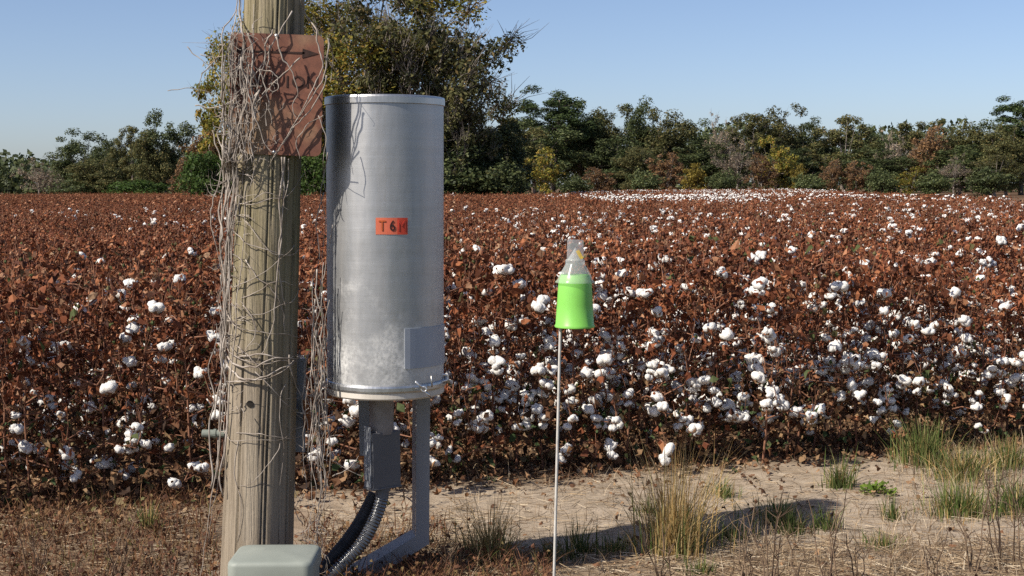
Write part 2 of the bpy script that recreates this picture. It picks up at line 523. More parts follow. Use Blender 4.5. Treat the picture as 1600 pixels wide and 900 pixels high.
GR = 'trees along the far right edge of the field'
RT = [  # kind, px, top, width px, depth, label
 ('olive_b', 800, 178, 110, 165, 'grey-green tree just right of the big tree, below the left slope of its twigs'),
 ('pine', 862, 140, 110, 185, 'pine with a broad rounded dark crown, tallest tree right of the metal canister'),
 ('evergreen', 905, 158, 95, 190, 'dark evergreen tree at the right shoulder of the tallest round-topped pine'),
 ('olive', 945, 172, 90, 190, 'olive broadleaf tree in the treeline above and right of the green trap'),
 ('evergreen_b', 995, 158, 85, 195, 'dark pointed evergreen peak midway between the round pine and the yellow bush'),
 ('olive', 1040, 176, 100, 190, 'dull olive tree with pale limbs beside the dark pointed evergreen peak'),
 ('evergreen', 1085, 192, 80, 200, 'dark low evergreen standing behind the bright yellow bush in the treeline'),
 ('bare', 1128, 180, 60, 185, 'thin bare grey tree poking above the treeline right of the yellow bush'),
 ('olive_b', 1175, 172, 100, 190, 'grey-green tree with a wide flat top right of the thin bare tree'),
 ('olive', 1216, 170, 85, 195, 'olive tree rising behind the yellow-green autumn tree in the treeline'),
 ('evergreen_b', 1264, 188, 75, 200, 'dark rounded evergreen in the dip right of the yellow-green autumn tree'),
 ('olive_b', 1318, 176, 100, 190, 'tall grey-leaved tree with a domed top above the two rusty small trees'),
 ('evergreen', 1362, 198, 75, 200, 'dark evergreen on the descending skyline right of the grey domed tree'),
 ('bare', 1398, 205, 70, 185, 'leafless grey tree in the lowest dip of the right treeline'),
 ('olive_b', 1425, 186, 90, 200, 'spreading grey-green tree behind the tan-leaved tree on the right'),
 ('rust', 1452, 198, 85, 180, 'tan-leaved autumn tree with a dense round top in the right treeline'),
 ('olive', 1496, 192, 90, 195, 'olive tree between the tan autumn tree and the tall pine at right edge'),
 ('evergreen_b', 1542, 190, 90, 195, 'dark evergreen left of the tall pine at the right edge of the picture'),
 ('pine', 1596, 150, 95, 180, 'tall pine with layered crown at the right edge of the picture'),
 ('olive', 1572, 195, 90, 175, 'olive tree filling the space below the pine at the right edge'),
 ('evergreen', 1655, 175, 110, 185, 'dark evergreen tree cut by the right edge of the picture'),
 ('evergreen', 835, 190, 110, 178, 'dark evergreen tree under the left side of the round-topped pine'),
 ('evergreen_b', 965, 215, 110, 180, 'low dark evergreen behind the small orange trees above the green trap'),
 ('evergreen', 1110, 225, 110, 185, 'low dark evergreen behind the thin bare grey tree'),
 ('evergreen_b', 1240, 230, 110, 182, 'low dark evergreen at the foot of the yellow-green autumn tree'),
 ('evergreen', 1380, 235, 120, 182, 'low dark evergreen behind the leafless grey tree in the dip'),
 ('evergreen_b', 1500, 230, 120, 178, 'low dark evergreen behind the small forked bare tree on the right'),
 ('gold', 850, 226, 70, 150, 'small orange-gold autumn tree in front of the round-topped pine'),
 ('rust', 935, 262, 70, 150, 'low brownish bush-like tree right of the small orange-gold tree'),
 ('olive', 1000, 232, 75, 160, 'olive-green small tree in front of the dark pointed evergreen peak'),
 ('rust', 1042, 240, 75, 155, 'reddish-brown thin tree left of the bright yellow bush'),
 ('yellow', 1085, 258, 42, 150, 'bright yellow bush at the foot of the far treeline'),
 ('bare', 1152, 222, 80, 150, 'pinkish-grey leafless tree with pale trunk right of the yellow bush'),
 ('gold', 1212, 208, 70, 155, 'yellow-green autumn tree in front of the flat-topped grey-green tree'),
 ('rust', 1190, 240, 60, 148, 'light brown thin tree left of the yellow-green autumn tree'),
 ('yellow', 1249, 258, 32, 150, 'small yellow bush right of the yellow-green autumn tree'),
 ('rust', 1300, 250, 50, 150, 'left one of two small rusty trees under the grey domed tree'),
 ('rust', 1338, 252, 55, 150, 'right one of two small rusty trees under the grey domed tree'),
 ('gold', 1425, 258, 60, 152, 'low olive-gold tree at the foot of the tan autumn tree'),
 ('bare', 1490, 244, 55, 150, 'small forked bare tree with pale trunk in front of the right treeline'),
 ('olive_b', 1555, 240, 80, 155, 'small grey-green tree with slanting pale trunk near the right edge'),
]
for k, px, top, w, d, lab in RT:
    tree(k, px, top, w * (1.28 if k[:3] in ('eve', 'oli', 'pin') else 1.05), d, lab, GR, 'tree' if k not in ('yellow',) else 'bush')
for px, top, w, lab in [(900, 276, 90, 'olive bush strip at the foot of the pine, left of the brownish low tree'),
                        (1010, 274, 100, 'olive bush under the small olive tree above the green trap'),
                        (1130, 274, 90, 'olive bush just right of the bright yellow bush'),
                        (1265, 272, 100, 'olive bush right of the small yellow bush'),
                        (1380, 272, 90, 'olive bush under the leafless tree in the skyline dip'),
                        (1460, 270, 100, 'olive bush under the tan autumn tree'),
                        (1545, 268, 110, 'olive bush near the right edge under the slanting pale trunk'),
                        (800, 270, 90, 'dark olive bush at the right foot of the big tree')]:
    tree('bush', px, top + 4 * math.sin(px), w * .62, 146, lab, 'bushes at the foot of the right treeline', 'bush', rz=px * 1.7)

GL = 'trees along the far left edge of the field'
for k, px, top, w, d, lab, nm in [
 ('evergreen', -30, 272, 80, 300, 'hazy distant dark tree cut by the left edge of the picture', 'tree'),
 ('evergreen_b', 18, 277, 60, 290, 'small far-off dark tree nearest to the left edge of the picture', 'tree'),
 ('bare', 62, 250, 80, 150, 'brownish leafless low tree left of the dark left clump', 'tree'),
 ('bare', 92, 262, 50, 148, 'short brown leafless tree against the dark left clump', 'tree'),
 ('evergreen', 128, 208, 85, 145, 'dark evergreen forming the left shoulder of the left clump', 'tree'),
 ('evergreen_b', 172, 214, 70, 143, 'dark evergreen second from the left in the left clump', 'tree'),
 ('olive_b', 208, 192, 62, 140, 'thin see-through grey tree in the middle of the left clump', 'tree'),
 ('evergreen', 258, 178, 78, 138, 'tall dark evergreen, highest of the left clump', 'tree'),
 ('olive', 236, 205, 60, 136, 'olive tree against the tall dark evergreen of the left clump', 'tree'),
 ('olive', 150, 250, 90, 134, 'low olive tree at the foot of the left clump', 'tree'),
 ('rust', 288, 262, 60, 128, 'low brown tree between the left clump and the big gold tree', 'tree'),
 ('green', 215, 282, 100, 130, 'low green bush at the foot of the left clump', 'bush'),
 ('bush', 120, 284, 90, 132, 'low olive bush under the left shoulder of the left clump', 'bush'),
]:
    tree(k, px, top, w * (1.3 if k[:3] in ('eve', 'oli') else 1.0), d, lab, GL, nm)

# the big tree behind the pole, with its neighbours
tb, cv = make_tree(7, 17.5, 15, 1.2, 0.12, 46000, 'broad', 1100)
big = (tb.mesh('tree_trunk', M['twig_grey'], True), arr_mesh('tree_crown', cv, 4, M['cr_gold']), 17.5, 15)
GB = 'big trees behind the pole'
tree(None, 580, -120, 500, 95, 'big gold and green autumn tree towering behind the metal canister', GB, rz=0.6, meshes=big)
tb, cv = make_tree(12, 12, 11, 1.0, 0.12, 22000, 'broad', 500)
med = (tb.mesh('tree_trunk', M['twig_grey'], True), arr_mesh('tree_crown', cv, 4, M['cr_gold']), 12, 11)
tree(None, 408, 20, 190, 93, 'orange and green autumn tree behind the wooden pole and sign', GB, rz=1.3, meshes=med)
tb, cv = make_tree(19, 10, 9, 1.6, 0.12, 11000, 'sparse', 900)
spa = (tb.mesh('tree_trunk', M['twig_grey'], True), arr_mesh('tree_crown', cv, 4, M['cr_olive']), 10, 9)
tree(None, 640, -40, 310, 90, 'grey twiggy thin-leaved tree on the right flank of the big gold tree', GB, rz=2.2, meshes=spa)
tree(None, 720, 105, 170, 89, 'low drooping twiggy tree at the lower right of the big gold tree', GB, rz=4.2, meshes=spa)
tree('evergreen', 735, 182, 170, 93, 'dark shaded evergreen right of the metal canister, below the twigs', GB)
tree('evergreen_b', 640, 160, 180, 94, 'dark evergreen hidden mostly behind the metal canister', GB)
tree('olive', 500, 150, 160, 94, 'olive tree showing between sign and metal canister', GB)
tree('green', 322, 238, 90, 88, 'bright green bush left of the wooden pole', 'bushes behind the pole', 'bush')
tree('green', 490, 240, 100, 88, 'bright green bush in the gap between pole and metal canister', 'bushes behind the pole', 'bush')
tree('green', 600, 125, 110, 92, 'green leafy tree top showing just above the metal canister', GB)
tree('rust', 318, 205, 90, 90, 'rust-brown tree low at the left side of the wooden pole', GB)
tree('gold', 345, 110, 110, 91, 'yellow-green tree sloping down left of the wooden pole', GB)
tree('olive', 395, 170, 130, 92, 'olive tree directly behind the wooden pole', GB)
tree('evergreen_b', 700, 172, 190, 91, 'dark evergreen next to the right side of the metal canister', GB, rz=2.0)
tree('evergreen', 780, 190, 120, 97, 'dark evergreen at the right end of the big tree group', GB, rz=4.0)
tree('bush', 700, 255, 150, 87, 'dark low bush at the foot of the evergreens right of the canister', 'bushes behind the pole', 'bush')
tree('bush', 775, 262, 110, 88, 'low bush at the right foot of the big tree group', 'bushes behind the pole', 'bush')

# a mass of woods behind the treeline
rng = np.random.default_rng(5)
n = 95000
xs = rng.uniform(-150, 235, n)
ys = 225 + rng.uniform(0, 35, n) - np.clip(-xs, 0, 40) * 0.4
hh = (9.4 + 1.6 * np.sin(xs * .21) + 1.1 * np.sin(xs * .53 + 1) + 0.8 * np.sin(xs * 1.3 + 2)) * np.where(xs < -15, 0.62, 1.0)
zs = rng.uniform(0, 1, n) ** 0.8 * hh
c = np.stack([xs, ys, zs], 1)
nr = unit(rng, n) + np.array([-.3, -.6, .4]); nr /= np.linalg.norm(nr, axis=1, keepdims=True)
me = arr_mesh('distant_woods', leaf_quads(rng, c, nr, 0.42, .6), 4, M['cr_dark'])
tag(link('distant_woods', me), 'dark mass of woods seen through the gaps of the treeline', 'woods', kind='stuff')

# ------------------------------------------------------------------ cotton
def boll_mesh(seed, sub=1):
    """an open boll: four or five fluffy locks that swell and droop out of a dry bur"""
    import bmesh
    bm = bmesh.new()
    bmesh.ops.create_icosphere(bm, subdivisions=sub, radius=1.0)
    V = [v.co.copy() for v in bm.verts]; Fc = [tuple(v.index for v in f.verts) for f in bm.faces]
    bm.free()
    rnd = random.Random(seed)
    nl = rnd.choice((4, 4, 5))
    ph = rnd.uniform(0, 6.28)
    mb = MB()
    for k in range(nl):
        a = ph + 2 * math.pi * (k + rnd.uniform(-.15, .15)) / nl
        d = Vector((math.cos(a), math.sin(a), rnd.uniform(-.35, .55)))
        ln, wd = rnd.uniform(.66, .98), rnd.uniform(.54, .76)
        c = d * rnd.uniform(.30, .46) + Vector((0, 0, rnd.uniform(-.12, .12)))
        ax = (d + Vector((0, 0, rnd.uniform(-.5, .3)))).normalized()
        off = Vector((rnd.uniform(0, 60), rnd.uniform(0, 60), rnd.uniform(0, 60)))
        vs = []
        for v in V:
            h = ax * v.dot(ax)
            p = h * ln + (v - h) * wd
            p *= 1 + .38 * mnoise.noise(v * 1.7 + off) + .16 * mnoise.noise(v * 4.1 + off)
            vs.append((c + p) * .034)
        mb.add(vs, Fc, 0)
    for k in range(nl):          # bur: pointed brown carpels spread under the lint
        a = ph + 2 * math.pi * (k + .5) / nl
        d = Vector((math.cos(a), math.sin(a), 0)); t = Vector((-d.y, d.x, 0))
        b = Vector((0, 0, -0.022))
        mb.add([b, b + d * .020 + t * .010 + Vector((0, 0, -.004)), b + d * .042 + Vector((0, 0, .012)), b + d * .020 - t * .010 + Vector((0, 0, -.004)), b + d * .02 + Vector((0, 0, -.008))],
               [(0, 1, 4), (1, 2, 4), (2, 3, 4), (3, 0, 4)], 1)
    return mb

BOLLS = [boll_mesh(s, 2) for s in range(7)]
BOLL_ME = [b.mesh('boll', [M['lint'], M['bur']], True) for b in BOLLS]
BOLLS_LO = [boll_mesh(40 + s, 1) for s in range(6)]

def crinkled(mb, p, d, up, s, rnd, mi=0, w=0.36):
    """a curled dry leaf: 6 faces"""
    d = d.normalized(); t = d.cross(up)
    t = t.normalized() if t.length > 1e-5 else d.orthogonal().normalized()
    n = t.cross(d)
    w *= rnd.uniform(.45, 1.15); c1, c2 = rnd.uniform(-.6, .6), rnd.uniform(-.7, .4)
    vs = [p, p + d * s * .4 + t * s * w * rnd.uniform(.6, 1.2) + n * s * c1, p + d * s + n * s * c2,
          p + d * s * .45 - t * s * w * rnd.uniform(.6, 1.2) + n * s * rnd.uniform(-.5, .5), p + d * s * .45 + n * s * rnd.uniform(-.05, .3),
          p + d * s * .8 + t * s * w * .55 + n * s * rnd.uniform(-.4, .2)]
    mb.add(vs, [(0, 4, 1), (1, 4, 5), (5, 4, 2), (2, 4, 3), (3, 4, 0)], mi)

def cotton(seed, H, nboll, top_boll, nleaf, lod=0):
    """stalk builder, foliage builder, boll placements"""
    rnd = random.Random(seed)
    st, fo, bl = MB(), MB(), []
    lx, ly = rnd.uniform(-.10, .10), rnd.uniform(-.10, .10)
    main = [Vector((lx * z / H * H + rnd.uniform(-.008, .008), ly * z + rnd.uniform(-.008, .008), z)) for z in np.linspace(-0.02, H * .96, 7)]
    st.tube(main, [0.0075 - .0055 * i / 6 for i in range(7)], 5 if not lod else 3, False)
    def on(z):
        i = min(5, max(0, int(z / (H * .96) * 6)))
        return main[i].lerp(main[i + 1], min(1, max(0, z / (H * .96) * 6 - i)))
    nodes = []
    nb = 13 if not lod else 8
    for k in range(nb):
        z = H * (0.08 + 0.84 * (k + rnd.uniform(0, .8)) / nb)
        p = on(z)
        a = k * 2.4 + rnd.uniform(-.5, .5)
        ln = (0.34 - 0.22 * z / H) * rnd.uniform(.6, 1.25)
        d = Vector((math.cos(a), math.sin(a), rnd.uniform(.25, .8)))
        m = p + d * ln * .5 + Vector((rnd.uniform(-.02, .02), rnd.uniform(-.02, .02), 0.0))
        e = p + d * ln + Vector((rnd.uniform(-.03, .03), rnd.uniform(-.03, .03), -0.25 * ln))
        st.tube([p, m, e], [.005, .004, .0026], 4 if not lod else 3, False)
        nodes += [(m, d, z / H), (e, d, z / H), (e, d, z / H)]
    for k in range(nleaf):
        f = rnd.random()
        if f < .62:
            q, d, zz = rnd.choice(nodes)
            q = q + Vector((rnd.uniform(-.05, .05), rnd.uniform(-.05, .05), rnd.uniform(-.05, .05)))
        else:
            z = H * (1 - abs(rnd.gauss(0, .22)))
            z = min(H, max(.25 * H, z))
            q = on(z) + Vector((rnd.gauss(0, .075), rnd.gauss(0, .075), rnd.uniform(-.02, .05)))
        hz = q.z / H
        if hz < .45 and rnd.random() < .12: continue
        dr = Vector((rnd.uniform(-1, 1), rnd.uniform(-1, 1), rnd.uniform(-1.1, .5)))
        s = (.014 + .044 * rnd.random() ** 1.6) * (1 if not lod else 1.6)
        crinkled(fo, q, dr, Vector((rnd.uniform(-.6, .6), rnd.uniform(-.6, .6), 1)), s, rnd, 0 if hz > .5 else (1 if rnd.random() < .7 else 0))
    for k in range(70 if not lod else 0):           # drooping and dropped leaves round the foot
        a = rnd.uniform(0, 6.28); rr = abs(rnd.gauss(0, .16)); q = Vector((math.cos(a) * rr, math.sin(a) * rr, H * (.02 + .36 * rnd.random() ** 1.3)))
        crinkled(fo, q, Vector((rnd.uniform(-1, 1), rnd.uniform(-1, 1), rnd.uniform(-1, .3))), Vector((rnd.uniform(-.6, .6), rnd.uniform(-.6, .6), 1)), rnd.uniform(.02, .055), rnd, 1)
    for k in range(22 if not lod else 8):           # upright bare twig ends with dry empty burs
        q, d, zz = rnd.choice(nodes)
        e = q + Vector((rnd.uniform(-.04, .04), rnd.uniform(-.04, .04), rnd.uniform(.05, .17)))
        st.tube([q, q.lerp(e, .5) + Vector((rnd.uniform(-.008, .008), rnd.uniform(-.008, .008), 0)), e], [.003, .0024, .0016], 3, False)
        b = rnd.uniform(.008, .015) * (1 if not lod else 1.4)
        fo.add([e + Vector(v) * b for v in ((1, 0, 0), (-1, 0, 0), (0, 1, 0), (0, -1, 0), (0, 0, 1.3), (0, 0, -1.2))],
               [(0, 2, 4), (2, 1, 4), (1, 3, 4), (3, 0, 4), (2, 0, 5), (1, 2, 5), (3, 1, 5), (0, 3, 5)], 0)
    for k in range(nboll):
        q, d, zz = rnd.choice(nodes)
        if zz > .72 and rnd.random() > top_boll: continue
        q = q + Vector((rnd.uniform(-.05, .05), rnd.uniform(-.05, .05), rnd.uniform(-.03, .03)))
        rot = (rnd.uniform(-.7, .7), rnd.uniform(-.7, .7), rnd.uniform(0, 6.28))
        bl.append((q, rot, rnd.uniform(.6, 1.05)))
        if rnd.random() < .15:
            bl.append((q + Vector((rnd.uniform(-.03, .03), rnd.uniform(-.03, .03), rnd.choice((-.05, -.045, .04)))), (rot[1], rot[0], rot[2] + 1), rnd.uniform(.5, .9)))
    if top_boll > .8:
        for k in range(4):
            q = on(H * rnd.uniform(.86, .97)) + Vector((rnd.uniform(-.12, .12), rnd.uniform(-.12, .12), .05))
            bl.append((q, (rnd.uniform(-.5, .5), rnd.uniform(-.5, .5), rnd.uniform(0, 6)), rnd.uniform(.8, 1.1)))
    return st, fo, bl

from mathutils import Euler
def place_bolls(mb, bl, lib, seed, k=1.0):
    rnd = random.Random(seed)
    for q, rot, s in bl:
        b = rnd.choice(lib)
        Rm = Euler(rot).to_matrix()
        base = len(mb.v)
        mb.v.extend([tuple(Rm @ (Vector(v) * s * k) + q) for v in b.v])
        mb.f.extend([tuple(i + base for i in f) for f in b.f])
        mb.m.extend([x + 2 for x in b.m])

# variants used by the individual plants
VAR = []
for i in range(12):
    white = i >= 5
    st, fo, bl = cotton(200 + i, 1.0, 18 if white else 8, .6 if white else .4, 270)
    me_b = None
    mb = MB(); place_bolls(mb, bl, BOLLS_LO, i)
    mb.m = [x - 2 for x in mb.m]
    VAR.append((st.mesh('stalk', M['stalk'], True), fo.mesh('foliage', [M['dry_leaf'], M['low_leaf']]), bl, mb.mesh('bolls', [M['lint'], M['bur']], True)))

# library of whole plants for the mass of the field (instanced, not in the scene itself)
lib = bpy.data.collections.new("cotton_library")
LIBN = []
def lib_plant(seed, nboll, top, nleaf, lod):
    st, fo, bl = cotton(seed, 1.0, nboll, top, nleaf, lod)
    mb = MB()
    mb.add(st.v, st.f, 4)
    b = len(mb.v); mb.v += fo.v; mb.f += [tuple(i + b for i in f) for f in fo.f]; mb.m += fo.m
    place_bolls(mb, bl, BOLLS_LO, seed, 1.0)
    me = mb.mesh('cotton_plant_%02d' % len(LIBN), [M['dry_leaf'], M['low_leaf'], M['lint'], M['bur'], M['stalk']], False)
    o = bpy.data.objects.new('cotton_plant_%02d' % len(LIBN), me)
    lib.objects.link(o)
    LIBN.append(o)
for i in range(5): lib_plant(300 + i, 2 if i < 2 else 5, .7, 250, 0)          # 0-4 few bolls
for i in range(4): lib_plant(320 + i, 16, .8, 230, 0)         # 5-8 many bolls
for i in range(4): lib_plant(340 + i, 0 if i < 2 else 2, .5, 120, 1)           # 9-12 far, few
for i in range(3): lib_plant(360 + i, 7, 1.0, 100, 1)         # 13-15 far, many

rnd = random.Random(77)
cand = []
pts, rots, scls, idxs = [], [], [], []
def frame_x(x, y):
    return 800 + F * x / y
def white_at(x, y):
    """how white the crop is at a spot: patchy, whiter to the right"""
    w = 0.5 + 0.9 * mnoise.noise((x * .16, y * .11, 3.3)) + 0.35 * mnoise.noise((x * .7, y * .5, 8.3))
    w += 0.34 * max(-1, min(1, (frame_x(x, y) - 700) / 450))
    return w
row = 0
while True:
    off = row * 0.95
    if off > 215: break
    yc = 7.4 + off
    sp = 0.125 if off < 14 else (0.17 if off < 45 else 0.34)
    if off > 45 and row % 1: pass
    half = 0.37 * (yc + 6) + 3.2
    s = -half
    while s < half * 1.25:
        s += sp * rnd.uniform(.6, 1.4)
        j = rnd.gauss(0, .10 if off < 20 else .25)
        p = EO + ED * s + EN * (off + j)
        fx = frame_x(p.x, p.y)
        m = 230 if off < 30 else 120
        if fx < -m - 500 / (1 + off * .3) or fx > 1600 + m + 500 / (1 + off * .3): continue
        # the field ends at the trees
        lim = 84 if p.x < 2 else 84 + (p.x - 2) * 6.0
        lim = min(lim, 142)
        if p.x < -12: lim = min(126, 84 + (-12 - p.x) * 4)
        if p.y > lim: continue
        sc = rnd.uniform(.86, 1.13) * (1 + 0.05 * mnoise.noise((p.x * .2, p.y * .2, 0)))
        w = white_at(p.x, p.y)
        D = p.y
        if 40 < D < 66 and 3.0 < p.x < 8.6: w += 1.5 * (1 - abs(D - 53) / 13)
        if 18 < D < 23 and -5.2 < p.x < -3.3: w += .7
        cand.append((row, p, sc, w, fx))
    row += 1

n_ind = 0
ind = []
for c_ in sorted(cand, key=lambda c: (c[0], abs(c[4] - 800))):
    r_, p, sc, w, fx = c_
    if n_ind < 300 and r_ < 5 and -25 < fx < 1625:
        ind.append(c_); n_ind += 1
        continue
    z = gz(p.x, p.y)
    pts.append((p.x, p.y, z)); rots.append(rnd.uniform(0, 6.28)); scls.append(sc)
    if p.y < 36:
        idxs.append(rnd.randrange(5, 9) if w + rnd.uniform(-.3, .3) > .90 else (rnd.randrange(2, 5) if w + rnd.uniform(-.2, .2) > .45 else rnd.randrange(0, 2)))
    else:
        idxs.append(rnd.randrange(13, 16) if w + rnd.uniform(-.35, .35) > 1.22 else (rnd.randrange(11, 13) if w + rnd.uniform(-.2, .2) > .62 else rnd.randrange(9, 11)))

ORD = ['front', 'second', 'third', 'fourth', 'fifth']
GC = ['front row plants at the edge of the cotton field'] + [w_ + ' row plants of the cotton field' for w_ in ORD[1:]]
ZONES = [(90, 'at the left edge of the picture'), (190, 'a little in from the left edge'), (330, 'just left of the wooden pole'), (480, 'behind the wooden pole'), (530, 'seen between pole and canister'),
         (690, 'behind the metal canister'), (760, 'just right of the metal canister'), (850, 'midway between canister and trap rod'), (900, 'right behind the trap rod'), (960, 'just right of the trap rod'),
         (1030, 'left of the tall straw tuft'), (1100, 'behind the tall straw tuft'), (1190, 'a little right of the tall straw tuft'), (1270, 'left of the lone green tuft on sand'), (1350, 'behind the lone green tuft on sand'),
         (1430, 'left of the large green clump'), (1510, 'behind the large green clump'), (9999, 'at the right edge of the picture')]
for r_, p, sc, w, fx in ind:
    many = w + rnd.uniform(-.3, .3) > (.25 if r_ < 2 else .50)
    st_me, fo_me, bl, bj = VAR[rnd.randrange(5, 12) if many else rnd.randrange(0, 5)]
    zone = next(t_ for lim_, t_ in ZONES if fx < lim_)
    lab = ('%s row cotton plant full of white bolls, %s' if many else '%s row brown cotton plant with few bolls, %s') % (ORD[r_], zone)
    o = empty('cotton_plant', (p.x, p.y, gz(p.x, p.y)), lab, 'cotton plant', GC[r_])
    o.rotation_euler.z = rnd.uniform(0, 6.28)
    o.scale = (sc, sc, sc)
    link('stalk', st_me, o); link('foliage', fo_me, o)['kind'] = 'stuff'
    if r_ < 2:
        for q, rot, s in bl:
            b = link('boll', rnd.choice(BOLL_ME), o)
            b.location = q; b.rotation_euler = rot; b.scale = (s, s, s)
    else:
        link('bolls', bj, o)['kind'] = 'stuff'

fm = bpy.data.meshes.new('cotton_field')
fm.from_pydata(pts, [], [])
for nm, typ, vals in (('rot', 'FLOAT', rots), ('scl', 'FLOAT', scls), ('idx', 'INT', idxs)):
    a = fm.attributes.new(nm, typ, 'POINT')
    a.data.foreach_set('value', vals)
field = tag(link('cotton_field', fm), 'rust-brown cotton field dotted with white bolls stretching back to the trees', 'cotton field', kind='stuff')
ng = bpy.data.node_groups.new('scatter_cotton', 'GeometryNodeTree')
ng.interface.new_socket('Geometry', in_out='INPUT', socket_type='NodeSocketGeometry')
ng.interface.new_socket('Geometry', in_out='OUTPUT', socket_type='NodeSocketGeometry')
N = ng.nodes
gi, go = N.new('NodeGroupInput'), N.new('NodeGroupOutput')
iop = N.new('GeometryNodeInstanceOnPoints')
ci = N.new('GeometryNodeCollectionInfo')
ci.inputs['Collection'].default_value = lib
ci.inputs['Separate Children'].default_value = True
ci.inputs['Reset Children'].default_value = True
def attr(nm, typ):
    a = N.new('GeometryNodeInputNamedAttribute'); a.data_type = typ; a.inputs['Name'].default_value = nm
    return a.outputs['Attribute']
cx = N.new('ShaderNodeCombineXYZ')
er = N.new('FunctionNodeEulerToRotation')
L = ng.links.new
L(gi.outputs[0], iop.inputs['Points']); L(ci.outputs[0], iop.inputs['Instance'])
iop.inputs['Pick Instance'].default_value = True
L(attr('idx', 'INT'), iop.inputs['Instance Index'])
L(attr('rot', 'FLOAT'), cx.inputs['Z']); L(cx.outputs[0], er.inputs[0]); L(er.outputs[0], iop.inputs['Rotation'])
L(attr('scl', 'FLOAT'), iop.inputs['Scale'])
L(iop.outputs[0], go.inputs[0])
field.modifiers.new('scatter', 'NODES').node_group = ng
print('cotton: individual', n_ind, 'mass', len(pts))

# ------------------------------------------------------------------ pole
PD = 5.2
def pole_axis(z):
    a, b = P(402, 857, PD), P(429, 0, PD)
    t = (z - a.z) / (b.z - a.z)
    c = a.lerp(b, t); c.z = z
    r = 0.131 - (z - a.z) * 0.0115 if z < b.z else 0.131 - (b.z - a.z) * 0.0115 - (z - b.z) * 0.006
    return Vector((c.x, PD, z)), r
def _polemat():
    t = NT('weathered_pole_wood')
    v = t.coords('Object', (16, 16, 0.9))
    v2 = t.coords('Object', (60, 60, 2.2))
    v3 = t.coords('Object', (2.5, 2.5, 1.1))
    n = t.noise(v, 1.6, 6, 0.6); n2 = t.noise(v2, 1.5, 5, 0.7); n3 = t.noise(v3, 1.6, 4)
    base = t.ramp(n, [(0.26, (0.15, 0.12, 0.085)), (0.5, (0.37, 0.315, 0.24)), (0.72, (0.54, 0.48, 0.39))])
    base = t.mix(0.55, base, t.ramp(n2, [(0.33, (0.20, 0.16, 0.12)), (0.62, (0.62, 0.56, 0.47))]), 'MULTIPLY')
    base = t.mix(0.5, base, t.ramp(n, [(0.25, (0.3, 0.25, 0.19)), (0.6, (0.55, 0.49, 0.40))]), 'MIX')
    # green-yellow algae film on the treated wood, patchy
    sep = t.new("ShaderNodeSeparateXYZ"); tc = t.new("ShaderNodeTexCoord"); t.l(tc.outputs['Object'], sep.inputs[0])
    hz = t.math('MULTIPLY', t.math('SUBTRACT', sep.outputs[2], 0.45), 1.3, True)
    al = t.math('MULTIPLY', t.math('MULTIPLY', t.math('SUBTRACT', n3, 0.34), 3.4, True), hz)
    al = t.math('MULTIPLY', al, t.ramp(n2, [(0.3, 0.4), (0.6, 1.0)]))
    base = t.mix(t.math('MULTIPLY', al, 0.66), base, (0.30, 0.28, 0.12))
    base = t.mix(1.0, base, (.74, .72, .70), 'MULTIPLY')
    t.set(Base_Color=base, Roughness=0.92)
    t.p.inputs['Specular IOR Level'].default_value = 0.15
    t.bump(t.math('ADD', n, t.math('MULTIPLY', n2, 0.7)), 0.9, 0.014)
    return t.m
M['pole'] = _polemat()
